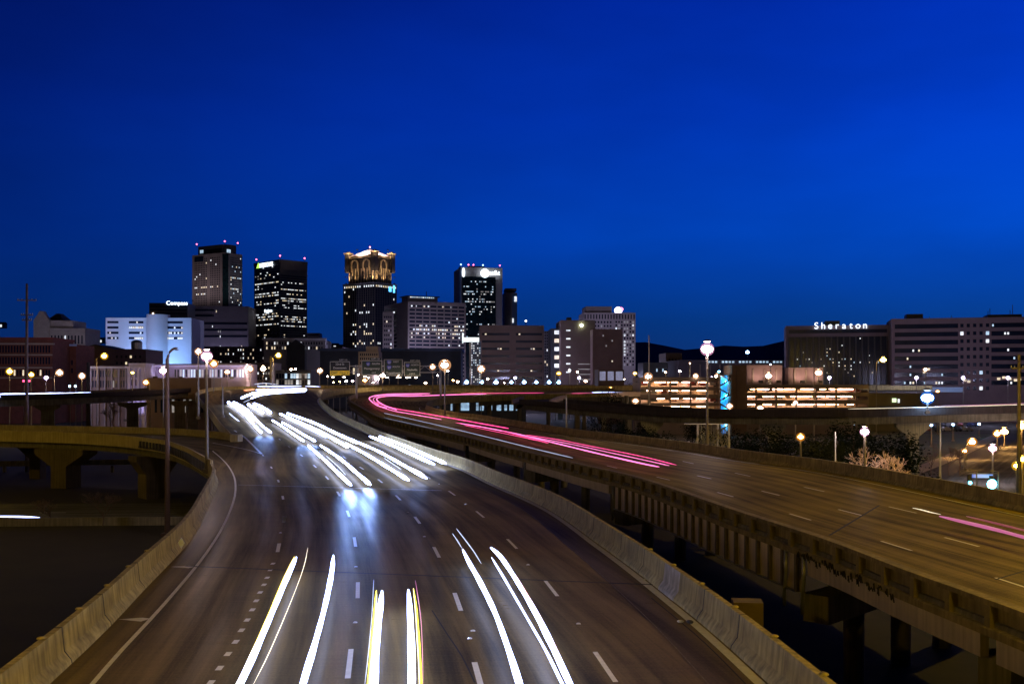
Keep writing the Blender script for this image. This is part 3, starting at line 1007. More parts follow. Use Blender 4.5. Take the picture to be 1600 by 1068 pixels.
SL('upper orange lamp by the right edge below the overpass', 1596, 665, 215, GZ, 'orange', 1.1, 200, flat=.9)
SL('orange lamp right of a pair above the side street', 1569, 674, 240, GZ, 'orange', 1.05, 200, flat=.9)
SL('orange lamp left of a pair above the side street', 1558, 677, 236, GZ, 'orange', .75, 200, flat=.9)
SL('orange lamp on the grass verge left of the side street', 1519, 690, 200, GZ, 'orange', .75, 320, arm=1.2, flat=.9)
SL('small deep orange lamp below the verge lamp', 1507, 704, 175, GZ, 'orange', .42, 160)
SL('yellow lamp at the right edge over the side street', 1589, 727, 130, GZ, 'yellow', .50, 90, flat=.9)
SL('yellow lamp touching the right edge above its neighbour', 1598, 717, 134, GZ, 'yellow', .50, 70, flat=.9)
SL('leftmost yellow lamp in front of the red brick school block', 15, 580, 300, GZ, 'yellow', .85, 130, flat=.9)
SL('yellow lamp second from the left before the brick block', 49, 585, 310, GZ, 'yellow', .75, 130, flat=.9)
SL('starry pinkish lamp right of the brick block', 93, 582, 300, GZ, 'peach', .9, 156, arm=1.5, flat=.9)
SL('peach lamp beside the dark post left of the two storey building', 128, 587, 300, GZ, 'peach', .85, 156, flat=.9)
SL('yellow arm lamp standing highest above the two storey building', 163, 556, 300, GZ, 'yellow', .85, 130, arm=2.2, flat=.9)
SL('small yellow lamp against the bluish lit porch', 207, 582, 300, GZ, 'yellow', .5, 91)
SL('orange lamp low before the bluish lit porch', 228, 597, 290, GZ, 'orange', .75, 60, arm=-1.2, flat=.9)
SL('yellow lamp on an arm above the far bright traffic', 435, 555, 330, GZ, 'yellow', .85, 156, arm=1.8, flat=.9, pm=pole_pale)
SL('peach lamp above the far left end of the bright traffic', 391, 576, 350, GZ, 'peach', 1.0, 130, flat=.9)
SL('bright peach lamp right of its twin above the bright traffic', 411, 576, 350, GZ, 'peach', 1.15, 156, flat=.9)
SL('orange lamp just right of the brilliant twin lamp', 334, 568, 300, GZ, 'orange', 1.0, 60, flat=.9)
SL('small warm lamp behind the ramp pole above the low pale building', 355, 581, 340, GZ, 'peach', .8, 117)
SL('peach lamp between the bright traffic and the yellow black sign', 500, 579, 340, GZ, 'peach', .85, 130, flat=.9)
SL('small warm lamp below the yellow and black road sign', 570, 594, 350, GZ, 'orange', .75, 160)
SL('small pinkish lamp left of the one below the yellow black sign', 551, 595, 350, GZ, 'pink', .55, 30)
SL('lamp at the right end of the sign gantry truss', 676, 573, 290, GZ, 'peach', .75, 50, flat=.9)
SL('blue white lamp shining high over the convention hall roof', 1168, 550, 500, GZ, 'blue', 1.2, 26, flat=.9)
SL('small warm lamp behind the dark overpass left of the brown stair block', 1140, 634, 215, GZ, 'peach', .62, 220)
SL('small warm lamp behind the dark overpass before the right garage', 1188, 637, 215, GZ, 'peach', .62, 220)
SL('small warm lamp hanging low in front of the right garage', 1243, 628, 230, GZ, 'peach', .5, 40)
SL('small warm lamp beside the dark stairwell block with lit windows', 873, 583, 420, GZ, 'yellow', .9, 25, arm=1.4)
CITY_FILL = [(345, 838, 'the granite tower'), (468, 775, 'the black glass tower'), (236, 540, 'the white floodlit building'), (578, 770, 'the golden crowned tower'), (668, 690, 'the broad mauve slab'), (752, 822, 'the globe sign tower'),
        (805, 500, 'the brown mid rise'), (905, 448, 'the windowless brown block'), (962, 575, 'the pale grid tower'), (72, 335, 'the red brick block'), (96, 560, 'the gabled old block'), (1296, 372, 'the slab hotel'),
        (1432, 352, 'the banded block, left end'), (1505, 352, 'the banded block, middle'), (1575, 352, 'the banded block, right end'), (1112, 430, 'the convention hall'), (590, 560, 'the sandstone block')]
for px, d, lab in CITY_FILL:  # added fill lamps that brighten the building fronts
    SL('added fill lamp at the foot of ' + lab, px, 590, d, GZ, 'lilac', .6, {'the granite tower': 16000, 'the white floodlit building': 350, 'the slab hotel': 700, 'the broad mauve slab': 9000, 'the brown mid rise': 5000, 'the pale grid tower': 7000, 'the gabled old block': 5000, 'the red brick block': 2200, 'the globe sign tower': 5000, 'the sandstone block': 1200, 'the golden crowned tower': 1800}.get(lab, 2600 if d > 500 else 800), flat=.9, group='added lamps lighting the facades')
rg = random.Random(44)
for i in range(50):
    px = [345, 362, 372, 385, 402, 418, 447, 462, 472, 521, 541, 560, 583, 640, 665, 700, 715, 741, 890, 915, 931, 975, 1040, 1062, 1150, 1216, 8, 28, 66, 80, 106, 118, 146, 183, 350, 368, 396, 441, 455, 480, 512, 531, 576, 608, 622, 684, 708, 762, 788, 902][i]
    d = rg.choice((430, 470, 520)) if px < 1000 else 345
    cc_ = rg.choice(('peach', 'orange', 'pink', 'white', 'peach'))
    SL('small far %s street light among scattered lights%s' % (cc_, ', right of the brown blocks' if px > 880 else ', at the far left' if px < 200 else ', left of the road signs' if px < 510 else ', behind the road signs'), px, rg.uniform(575, 603) if px < 1000 else rg.uniform(577, 592), d, GZ, cc_, rg.uniform(.4, .75), 160, group='scattered far street lights')
# unlit poles
SL('tall dark unlit pole with a short arm standing before the left ramp', 276, 546, 99, GZ, 'white', .26, 1, arm=.9, lit=False, group='unlit poles', pm=mat('brown pole', (.10, .06, .05), .6, .2, 2), pole=.22)
SL('slim unlit pole behind the parapet of the right highway bend', 885, 620, 175, GZ, 'white', .18, 1, lit=False, group='unlit poles', pm=pole_pale)
SL('thin tall unlit mast left of the lit garage', 1014, 525, 270, GZ, 'white', .25, 1, lit=False, group='unlit poles', pm=pole_pale, pole=.2)
SL('short pale unlit pole among the dark trees right of the overpass pier', 1469, 662, 150, GZ, 'white', .2, 1, lit=False, group='unlit poles', pm=pole_pale)
SL('pale thin pole with a wire standing just behind the right barrier', 1305, 676, 100, GZ, 'white', .12, 1, lit=False, group='unlit poles', pm=pole_pale, pole=.1)
SL('thin unlit mast rising above the garage and before the slab hotel', 1272, 575, 240, GZ, 'white', .2, 1, lit=False, group='unlit poles', pole=.15)
SL('dark unlit pole rising from the main road bend behind white streaks', 348, 602, 190, 1.6, 'white', .12, 1, lit=False, group='unlit poles', pole=.12)
# lamp posts along the deck outside the picture (they light the near road)
SL('peach lamp mast far left of the near highway', -1250, 330, 30, GZ, 'peach', .5, 650, flat=.7)
SL('added unseen sodium lamp post right of the middle of the right highway', 1790, 470, 92, GZ, 'sodium', .5, 6500, flat=.7)  # unseen post added to warm the farther right deck
SL('sodium lamp post left of the curved ramp outside the view', -420, 470, 108, GZ, 'sodium', .6, 1500, flat=.7)
SL('sodium lamp post over the lower left street outside the view', -260, 600, 84, GZ, 'sodium', .5, 250, flat=.7)
SL('sodium lamp post on the left barrier beside the camera bridge', -2300, -300, 9.0, -.3, 'sodium', .45, 1300, flat=.7, group='lamps burning along the roads')
SL('sodium lamp post beside the near right highway', 2850, 150, 27, 0, 'sodium', .45, 4600, flat=.7)
SL('sodium lamp post between the two highways near the camera', 2600, -700, 12.0, -.3, 'sodium', .45, 1300, flat=.7)
SL('sodium lamp post right of the far side of the near highway', 1850, 260, 62, 0, 'sodium', .40, 2600, flat=.7)

# wooden utility poles
def utility_pole(label, px, pyt, d, arms, r=.2, m=None):
    root = thing('utility_pole', label, 'pole', (xat(px, d), d, GZ))
    H = zat(pyt, d) - GZ
    m = m or mat('weathered pole timber', (.10, .08, .075), .85, .3, 1)
    x = MB(); x.tube([(0, 0, -.2), (0, 0, H)], r * 1.25, m, 9, r2=r * .75); x.build('pole', root, smooth=True)
    for (py, w) in arms:
        z = zat(py, d) - GZ
        x = MB(); x.box(-w, w, -.09, .09, z - .09, z + .09, m)
        for k in (-1, -.55, .55, 1):
            x.tube([(w * k * .96, 0, z + .09), (w * k * .96, 0, z + .32)], .05, steel, 6)
        x.build('crossarm', root)
utility_pole('tall grey utility pole with crossarms standing left of the gabled building', 42, 443, 172, [(469, 1.6), (492, 1.0), (500, .8)], .24, mat('grey pole', (.17, .13, .17), .7, .2, 1))
utility_pole('dark utility pole near the right edge of the picture', 1592, 553, 118, [(575, .9)], .22)
utility_pole('short thick dark post between two street lamps left of the two storey building', 138, 566, 280, [], .55)
utility_pole('dark post behind the far bright traffic', 423, 556, 335, [], .35)

# ---------------------------------------------------------------- buildings
glass = mat('dark facade glass', (.010, .016, .034), .2, .3, .3, spec=.3)
glass_g = mat('greenish facade glass', (.012, .03, .035), .12, .3, .3, spec=.8)
LITM = [emat('lit window warm', (1.0, .80, .52), 1.1, .5, .5), emat('lit window white', (.90, .95, 1.0), 1.3, .5, .5), emat('lit window cool', (.55, .78, 1.0), 1.0, .5, .5),
        emat('lit window dim', (.85, .80, .75), .35, .6, .5), emat('lit window yellow', (1.0, .92, .50), 1.0, .4, .5)]
def corner(pxl, pxc, pxr, d, th):
    t = R(th)
    k = (pxr - 800) / FP
    cx = xat(pxc, d)
    L1 = (k * d - cx) / (math.cos(t) - k * math.sin(t))
    L2 = None
    if pxl is not None:
        k2 = (pxl - 800) / FP
        L2 = (cx - k2 * d) / (math.sin(t) + k2 * math.cos(t))
    return (cx, d, GZ), t, L1, L2
class Bld:
    def __init__(s, label, pxl, pxc, pxr, pyt, d, th, wallm, depth=None, cat='building', group=None, name='building', chamfer=0, top=None):
        loc, t, s.L1, s.L2 = corner(pxl, pxc, pxr, d, th)
        if depth: s.L2 = depth
        s.d, s.H = d, zat(pyt, d) - GZ
        s.root = thing(name, label, cat, loc, t, group)
        s.wallm = wallm
        x = MB()
        if chamfer:
            c = chamfer
            x.prism([(c, 0), (s.L1 - c, 0), (s.L1, c), (s.L1, s.L2 - c), (s.L1 - c, s.L2), (c, s.L2), (0, s.L2 - c), (0, c)], 0, s.H, wallm)
        else:
            x.box(0, s.L1, 0, s.L2, 0, s.H, wallm)
        s.body = x.build('wall', s.root)
        s.wins = []
    def z(s, py):
        return zat(py, s.d) - GZ
    def grid(s, face, u0, u1, z0, z1, nc, nr, wf, hf, lit, dark=glass, draw_dark=True, proud=.06):
        """u0,u1 fractions along the face, z0,z1 metres"""
        L = s.L1 if face == 'R' else s.L2
        a, b_ = u0 * L, u1 * L
        cw, ch = (b_ - a) / nc, (z1 - z0) / nr
        for r in range(nr):
            for c in range(nc):
                li = lit(r, c)
                if li is None and not draw_dark: continue
                u = a + (c + .5) * cw
                z = z0 + (r + .5) * ch
                s.wins.append((face, u, z, cw * wf, ch * hf, li, dark, proud))
    def bands(s, face, u0, u1, z0, z1, nr, hf, m=glass, name='window_band'):
        L = s.L1 if face == 'R' else s.L2
        ch = (z1 - z0) / nr
        for r in range(nr):
            x = MB()
            za, zb = z0 + (r + .5 - hf / 2) * ch, z0 + (r + .5 + hf / 2) * ch
            if face == 'R': x.box(u0 * L, u1 * L, -.05, .2, za, zb, m)
            else: x.box(-.05, .2, u0 * L, u1 * L, za, zb, m)
            x.build(name, s.root)
    def box(s, name, x0, x1, y0, y1, z0, z1, m, parent=None):
        x = MB(); x.box(x0, x1, y0, y1, z0, z1, m)
        return x.build(name, parent or s.root)
    def finish(s):
        ws = sorted(s.wins, key=lambda w: 0 if w[5] is not None else 1)
        cache = {}
        for w in ws[:100]:
            face, u, z, ww, hh, li, dark, pr = w
            key = (face, round(ww, 2), round(hh, 2), li, dark.name)
            m = dark if li is None else LITM[li]
            if key not in cache:
                x = MB()
                if face == 'R': x.box(-ww / 2, ww / 2, -pr, .1, -hh / 2, hh / 2, m)
                else: x.box(-pr, .1, -ww / 2, ww / 2, -hh / 2, hh / 2, m)
                o = x.build('window', s.root)
                cache[key] = o
            else:
                o = copy_obj(cache[key], s.root)
            o.location = (u, 0, z) if face == 'R' else (0, u, z)
        if ws[100:]:
            x = MB()
            for face, u, z, ww, hh, li, dark, pr in ws[100:]:
                m = dark if li is None else LITM[li]
                if face == 'R': x.box(u - ww / 2, u + ww / 2, -pr, .1, z - hh / 2, z + hh / 2, m)
                else: x.box(-pr, .1, u - ww / 2, u + ww / 2, z - hh / 2, z + hh / 2, m)
            x.build('window', s.root, kind='stuff')
def rnd_lit(p, ms=(0, 1, 3), rows={}, seed=1):
    rg = random.Random(seed)
    def f(r, c):
        q = rows.get(r, p)
        return rg.choice(ms) if rg.random() < q else None
    return f
def beacon(bld, u, v, z, col='red', r=1.3, st=6):
    r *= .62
    x = MB(); x.tube([(u, v, z), (u, v, z + 2)], .25, dark_steel, 5)
    x.ball((u, v, z + 2.6), r, r, r, emat('beacon %s' % col, LC[col] if col != 'red' else (1, .12, .25), st), 8, 6)
    x.build('beacon', bld.root)

granite = mat('grey mauve granite', (.20, .17, .19), .75, .12, .1)
brown = mat('brown masonry', (.15, .10, .085), .85, .15, .1)
tan = mat('tan precast', (.24, .19, .175), .8, .12, .1)
pale = mat('pale stone', (.42, .38, .38), .8, .1, .1)
brick = mat('dark red brick', (.16, .05, .035), .85, .3, .6)
darkb = mat('near black cladding', (.025, .026, .032), .5, .2, .2)
trim = mat('pale stone trim', (.40, .34, .28), .8, .15, .4)
roofm = mat('dark roof', (.05, .045, .05), .8, .2, .2)

# 1 tower with chamfered glass corners
T = Bld('tall mauve granite tower with dark glass corners and a stepped dark crown', 296, 352, 383, 394, 900, 58, granite, name='office_tower', cat='tower', chamfer=3.6)
cl = MB(); c = 3.6
for (a, b_) in (((0, c), (c, 0)), ((T.L1 - c, 0), (T.L1, c)), ((0, T.L2 - c), (c, T.L2))):
    dv = Vector((b_[0] - a[0], b_[1] - a[1], 0)); n_ = Vector((dv.y, -dv.x, 0)).normalized() * .12
    cl.add([(a[0] + n_.x, a[1] + n_.y, 4), (b_[0] + n_.x, b_[1] + n_.y, 4), (b_[0] + n_.x, b_[1] + n_.y, T.H - 1), (a[0] + n_.x, a[1] + n_.y, T.H - 1)], [(0, 1, 2, 3)], glass_g)
cl.build('corner_glass', T.root)
x = MB(); x.prism([(8, 3), (T.L1 - 8, 3), (T.L1 - 3, 8), (T.L1 - 3, T.L2 - 8), (T.L1 - 8, T.L2 - 3), (8, T.L2 - 3), (3, T.L2 - 8), (3, 8)], T.H, T.z(380), darkb); x.build('crown', T.root)
for u, v in ((4, T.L2 - 5), (4, 5), (T.L1 - 5, 4)): beacon(T, u, v, T.z(380), r=1.1)
T.box('lit_panel', 2.7, 3.2, T.L2 * .68, T.L2 * .68 + 4, T.z(391), T.z(386), LITM[2])
T.box('lit_panel', T.L1 * .2, T.L1 * .2 + 4, 2.7, 3.2, T.z(393), T.z(388), LITM[2])
z0 = T.z(476)
T.grid('L', .14, .42, z0, T.H - 3, 6, 22, .5, .55, rnd_lit(.03, (0, 1), {8: .75, 5: .3}, 3))
T.grid('L', .5, .86, z0, T.H - 3, 8, 22, .5, .55, rnd_lit(.05, (0, 1), {8: .8, 5: .5, 12: .2}, 4))
T.grid('R', .25, .8, z0, T.H - 3, 8, 22, .5, .55, rnd_lit(.09, (1, 2, 0), {7: .8, 17: .4, 12: .4}, 5))
T.box('sky_lobby_frame', -.3, .0, T.L2 * .60, T.L2 * .85, T.z(405), T.z(397), glass)
T.finish()
T1 = T
# annex blocks at its foot
A = Bld('low stepped mauve annex at the foot of the granite tower', None, 291, 388, 478, 840, 3, granite, depth=40, name='office_block')
A.bands('R', .02, .45, A.z(497), A.z(480), 2, .35)
A.bands('R', .02, .98, A.z(530), A.z(500), 3, .3)
A.grid('R', .03, .97, A.z(545), A.z(482), 30, 8, .35, .4, rnd_lit(.07, (0, 1, 3), {}, 8), draw_dark=False)
A.finish()
A = Bld('wide dim mauve podium block between the annex and the black glass tower', None, 290, 535, 541, 760, 1, mat('dim mauve block', (.13, .10, .12), .85, .15, .1), depth=40, name='office_block')
A.grid('R', .01, .55, A.z(575), A.z(543), 34, 5, .35, .45, rnd_lit(.22, (0, 1, 3, 1), {}, 9))
A.finish()

# 2 black glass tower
T = Bld('black glass tower with glowing storeys and a bright sign at its top left', 397, 437, 480, 410, 850, 45, darkb, name='office_tower', cat='tower')
T.box('crown', -.3, T.L1 + .3, -.3, T.L2 + .3, T.H, T.z(405), darkb)
T.box('crown_panel', T.L1 * .02, T.L1 * .99, -.7, -.25, T.z(420), T.z(405), roofm)
zb, zt = T.z(528), T.z(413)
litrows = {4: .0, 1: .25, 5: .75, 7: .4, 8: .6, 9: .65, 14: .15, 16: .8, 17: .9, 19: .35, 21: .9, 23: .3, 24: .25, 13: .5}
nr = 28
for f, sd in (('L', 21), ('R', 22)):
    T.bands(f, .02, .98, zb, zt - (0 if f == 'L' else 8), nr, .55)
    T.grid(f, .04, .96, zb, zt - (0 if f == 'L' else 8), 18, nr, .8, .38, rnd_lit(.03, (0, 1, 1, 3), litrows, sd), draw_dark=False, proud=.15)
for u, v in ((1, T.L2 - 2), (1, 1), (T.L1 - 2, 1)): beacon(T, u, v, T.z(404), r=1.1)
T.finish()
sm = emat('sign glow white blue', (.75, .88, 1.0), 3.0)
sg = emat('sign glow green', (.45, .95, .10), 1.6)
sroot = T.root
o = text_mesh('REGIONS', 3.6, sm, 'sign', sroot, (-.5, T.L2 * .50, T.z(413.5)), (math.pi / 2, 0, -math.pi / 2), depth=.3)
x = MB(); yy = T.L2 * .80; zz = T.z(413.8)
x.add([(-.6, yy + 3.4, zz), (-.6, yy - 2.6, zz), (-.6, yy + .4, zz + 4.4), (-.2, yy + 3.4, zz), (-.2, yy - 2.6, zz), (-.2, yy + .4, zz + 4.4)], [(0, 1, 2), (3, 5, 4), (0, 3, 4, 1), (1, 4, 5, 2), (2, 5, 3, 0)], sg)
x.build('sign', sroot)
o = text_mesh('Regions', 2.6, sm, 'sign', sroot, (-.5, T.L2 * .42, T.z(486)), (math.pi / 2, 0, -math.pi / 2), depth=.3)
# little block right of it and classical hall
B = Bld('small dim block tucked behind the right foot of the black glass tower', None, 478, 500, 520, 900, 5, granite, depth=20, name='office_block')
B.bands('R', .1, .9, B.z(540), B.z(521), 4, .4); B.finish()
B = Bld('low classical hall with lit cornice and dark gable in front', None, 412, 508, 531, 700, 2, pale, depth=30, name='hall')
B.box('cornice', -1, B.L1 + 1, -1.2, 0, B.H, B.H + 1.3, mat('cornice lit tone', (.75, .72, .75), .7, .1, 1))  # light on the cornice put into a paler base colour
B.grid('R', .03, .97, B.z(547), B.H - .5, 22, 2, .45, .55, rnd_lit(.30, (0, 1, 3), {}, 31)); B.finish()
gx = B.L1 * .56
x = MB(); x.add([(gx - 6, -9, 3), (gx + 6, -9, 3), (gx + 6, -9, B.z(541)), (gx, -9, B.z(531)), (gx - 6, -9, B.z(541)), (gx - 6, -1.3, 3), (gx + 6, -1.3, 3), (gx + 6, -1.3, B.z(541)), (gx, -1.3, B.z(531)), (gx - 6, -1.3, B.z(541))], [(0, 1, 2, 3, 4), (5, 9, 8, 7, 6), (2, 7, 8, 3), (3, 8, 9, 4), (0, 4, 9, 5), (1, 6, 7, 2)], darkb); x.build('gable', B.root)

# 3 tower with floodlit crown
tw = mat('dark ribbed stone', (.055, .045, .05), .6, .2, .1)
T = Bld('dark ribbed tower with golden floodlit crown and pyramid roof', 536, 586, 620, 442, 850, 56, tw, name='office_tower', cat='tower')
zb = T.z(545)
T.grid('L', .02, .98, zb, T.H - 1, 14, 27, .42, .8, rnd_lit(.035, (0, 1), {26: .9, 15: .3, 10: .4, 9: .25, 2: .3, 6: .35, 7: .2}, 41))
T.grid('R', .02, .98, zb, T.H - 1, 12, 27, .42, .8, rnd_lit(.03, (0, 1), {26: .9, 2: .3, 6: .3}, 42))
i_ = 3.2
cs = mat('crown stone', (.40, .30, .20), .8, .15, .1)
T.box('upper_shaft', i_, T.L1 - i_, i_, T.L2 - i_, T.H, T.z(397.5), tw)
T.box('belt', -.3, T.L1 + .3, -.3, T.L2 + .3, T.H, T.H + .8, pale)
zc = T.z(397.5)
for k in range(9):
    f = (k + .5) / 9
    T.box('rib', i_ - .5, i_, i_ + f * (T.L2 - 2 * i_) - .5, i_ + f * (T.L2 - 2 * i_) + .5, T.H + .8, zc - 10, cs)
    T.box('rib', i_ + f * (T.L1 - 2 * i_) - .5, i_ + f * (T.L1 - 2 * i_) + .5, i_ - .5, i_, T.H + .8, zc - 10, cs)
T.box('crown_cornice', i_ - 1.2, T.L1 - i_ + 1.2, i_ - 1.2, T.L2 - i_ + 1.2, zc - 1.4, zc + .5, cs)
for fx, fy in ((0, 0), (1, 0), (0, 1), (1, 1)):
    cx_, cy_ = lerp(i_, T.L1 - i_, fx), lerp(i_, T.L2 - i_, fy)
    x = MB(); x.box(cx_ - 2.2, cx_ + 2.2, cy_ - 2.2, cy_ + 2.2, zc - 13, zc + 2.6, tw)
    t_ = x.build('turret', T.root)
    x = MB(); x.box(cx_ - 2.9, cx_ + 2.9, cy_ - 2.9, cy_ + 2.9, zc + 2.6, zc + 3.6, cs); x.ball((cx_, cy_, zc + 3.9), 2.0, 2.0, 1.2, cs, 8, 5); x.build('turret_cap', T.root).parent = t_
x = MB(); m1 = Vector((T.L1 / 2, T.L2 / 2, T.z(383.5)))
x.add([(i_, i_, zc + .5), (T.L1 - i_, i_, zc + .5), (T.L1 - i_, T.L2 - i_, zc + .5), (i_, T.L2 - i_, zc + .5), m1], [(0, 1, 4), (1, 2, 4), (2, 3, 4), (3, 0, 4)], mat('pale pyramid roof', (.62, .50, .52), .6, .1, .1)); x.build('pyramid_roof', T.root)
beacon(T, m1.x, m1.y, m1.z - 1, r=1.0)
# big arches between turrets, as lit recess surrounds
for face, L in (('L', T.L2), ('R', T.L1)):
    for fr in ((.34, .70) if face == 'L' else (.5,)):
        x = MB()
        cc = L * fr
        pts = [(-4.2, -9), (-4.2, -3)] + [(-4.2 * math.cos(a), -3 + 4.2 * math.sin(a)) for a in [math.pi * q / 8 for q in range(1, 8)]] + [(4.2, -3), (4.2, -9)]
        ii = [(a * .72, b_ if b_ < -8 else b_ * 1.0 - .9) for a, b_ in pts]
        n = len(pts)
        vs = []
        for a, b_ in pts + ii:
            vs.append((i_ - 1.0, cc + a, zc - 3.5 + b_) if face == 'L' else (cc + a, i_ - 1.0, zc - 3.5 + b_))
        for a, b_ in pts + ii:
            vs.append((i_ - .1, cc + a, zc - 3.5 + b_) if face == 'L' else (cc + a, i_ - .1, zc - 3.5 + b_))
        fs = []
        for q in range(n - 1):
            fs += [(q, q + 1, n + q + 1, n + q), (2 * n + q, 3 * n + q, 3 * n + q + 1, 2 * n + q + 1), (q, 2 * n + q, 2 * n + q + 1, q + 1), (n + q, n + q + 1, 3 * n + q + 1, 3 * n + q)]
        x.add(vs, fs, cs); x.build('arch', T.root)
# floodlights with real lamps
def flood(b_, loc, tgt, power, col, ang=95, name='floodlight'):
    x = MB(); x.box(-.6, .6, -.5, .5, -.4, .4, dark_steel)
    o = x.build(name, b_.root); o.location = loc
    ld = bpy.data.lights.new('flood_lamp', 'SPOT'); ld.energy = power; ld.color = col; ld.spot_size = R(ang); ld.spot_blend = .8; ld.shadow_soft_size = .6
    lo = bpy.data.objects.new('flood_lamp', ld); COL.objects.link(lo); lo.parent = o
    v = Vector(tgt) - Vector(loc)
    lo.rotation_euler = v.to_track_quat('-Z', 'Y').to_euler()
    lo.location = v.normalized() * .9
gold = (1.0, .70, .36)
for fy in (.12, .34, .66, .88):
    flood(T, (-.8, T.L2 * fy, T.H + 1.2), (i_, T.L2 * fy, T.H + 14), 2500 if .2 < fy < .8 else 8000, gold)
    flood(T, (-.9, T.L2 * fy, zc - 17), (i_ - .6, T.L2 * fy, zc - 6), 2200, gold)
for fx in (.15, .5, .85):
    flood(T, (T.L1 * fx, -.8, T.H + 1.2), (T.L1 * fx, i_, T.H + 14), 5000 if fx < .8 else 1500, gold)
    flood(T, (T.L1 * fx, -.9, zc - 17), (T.L1 * fx, i_ - .6, zc - 6), 2200, gold)
for (u, v, w_) in ((0, .5, 30000), (.5, 0, 26000)):
    flood(T, (T.L1 * u - (2 if u == 0 else 0), T.L2 * v - (2 if v == 0 else 0), zc + 5), (T.L1 / 2, T.L2 / 2, zc + 4), w_ * 1.5, (1, .74, .58), 130)
for fx, fy in ((0, 0), (1, 0), (0, 1)):
    cx_, cy_ = lerp(i_, T.L1 - i_, fx), lerp(i_, T.L2 - i_, fy)
    flood(T, (cx_ - 5.6, cy_ - 5.6, zc + 1.0), (cx_, cy_, zc + 4), 6000, gold, 110)
x = MB(); x.box(0, 3, -.4, 0, 0, 4.2, emat('blue sign glow', (.1, .5, 1.0), 2.5)); o = x.build('sign', T.root); o.location = (T.L1 * .62, -.1, T.z(453))
x = MB(); x.box(0, 2, -.4, 0, 0, 6.2, emat('blue sign glow', (.1, .5, 1.0), 2.5)); o = x.build('sign', T.root); o.location = (T.L1 * .82, -.1, T.z(454))
T.finish()

for u in (.15, .5, .85):  # added floodlights that brighten the granite tower faces
    flood(T1, (-30, T1.L2 * u, T1.z(478) + 3), (0, T1.L2 * u, T1.z(425)), 8000, (1.0, .80, .78), 110)
flood(T1, (T1.L1 * .5, -26, T1.z(478) + 3), (T1.L1 * .5, 0, T1.z(425)), 8000, (.85, .9, .9), 110)
# dark block with compass sign and its white neighbour
B = Bld('small black block with a glowing rooftop sign behind the white lit building', None, 233, 293, 473, 800, 4, darkb, depth=25, name='office_block')
text_mesh('Compass', 3.2, sm, 'sign', B.root, (B.L1 * .73, -.6, B.H - 1.5), depth=.3)
B.bands('R', .02, .98, B.z(492), B.z(476), 3, .4); beacon(B, B.L1 * .11, -1, B.z(487) - 4, 'peach', 1.1, 6)
B.finish()
wp = mat('white painted panels', (.70, .70, .74), .75, .08, .1)
B = Bld('white building floodlit blue with a round stair tower in its middle', None, 165, 299, 496, 600, 3, wp, depth=30, name='office_building')
for (u0, u1) in ((.02, .15), (.27, .44), (.69, .90)):
    B.bands('R', u0, u1, B.z(532), B.z(499), 4, .42)
    B.grid('R', u0, u1, B.z(532), B.z(499), int(50 * (u1 - u0)), 4, .8, .34, rnd_lit(.15, (0, 1), {0: .2 if u0 < .1 else .5, 1: .15 if u0 < .5 else .75, 2: .8 if .2 < u0 < .5 else .1}, int(u0 * 100)), draw_dark=False, proud=.12)
x = MB(); x.tube([(B.L1 * .60, 2.5, 0), (B.L1 * .60, 2.5, B.z(491))], 6.6, wp, 28); x.build('stair_tower', B.root, smooth=False)
for f_ in (.36, .52, .62, .70, .8, .93):
    flood(B, (B.L1 * f_, -12, 1), (B.L1 * f_, 0, B.H * .75), 60000 if .45 < f_ < .75 else 22000, (.22, .45, 1.0), 80)
B.finish()

# 4 historic gabled block left
B = Bld('pale old block with a stepped gable tower and dark hipped roof', None, 58, 133, 512, 620, 3, trim, depth=26, name='old_building')
B.box('upper_wall', B.L1 * .04, B.L1 * .72, 2, 24, B.H, B.z(500), trim)
x = MB(); r0, r1 = B.L1 * .14, B.L1 * .50; zz = B.z(500)
x.add([(r0, 3, zz), (r1, 3, zz), (r1, 20, zz), (r0, 20, zz), (r0 + 4, 9, B.z(488)), (r1 - 4, 9, B.z(488)), (r1 - 4, 14, B.z(488)), (r0 + 4, 14, B.z(488))], [(0, 1, 5, 4), (1, 2, 6, 5), (2, 3, 7, 6), (3, 0, 4, 7), (4, 5, 6, 7)], roofm); x.build('roof', B.root)
g = B.L1 * .10
x = MB(); w_ = 4.6; zz = B.z(500)
x.add([(g - w_, -1, 2), (g + w_, -1, 2), (g + w_, -1, zz), (g + w_ * .5, -1, B.z(492)), (g + w_ * .25, -1, B.z(486)), (g - w_ * .25, -1, B.z(486)), (g - w_ * .5, -1, B.z(492)), (g - w_, -1, zz)] + [(g - w_, 3, 2), (g + w_, 3, 2), (g + w_, 3, zz), (g + w_ * .5, 3, B.z(492)), (g + w_ * .25, 3, B.z(486)), (g - w_ * .25, 3, B.z(486)), (g - w_ * .5, 3, B.z(492)), (g - w_, 3, zz)], [tuple(range(8)), tuple(range(15, 7, -1))] + [(i, 8 + i, 8 + (i + 1) % 8, (i + 1) % 8) for i in range(8)], trim); x.build('gable_tower', B.root, fix=True)
B.grid('R', .2, .97, 6, B.H - 2, 11, 4, .4, .5, rnd_lit(.09, (0, 1), {}, 51)); B.finish()
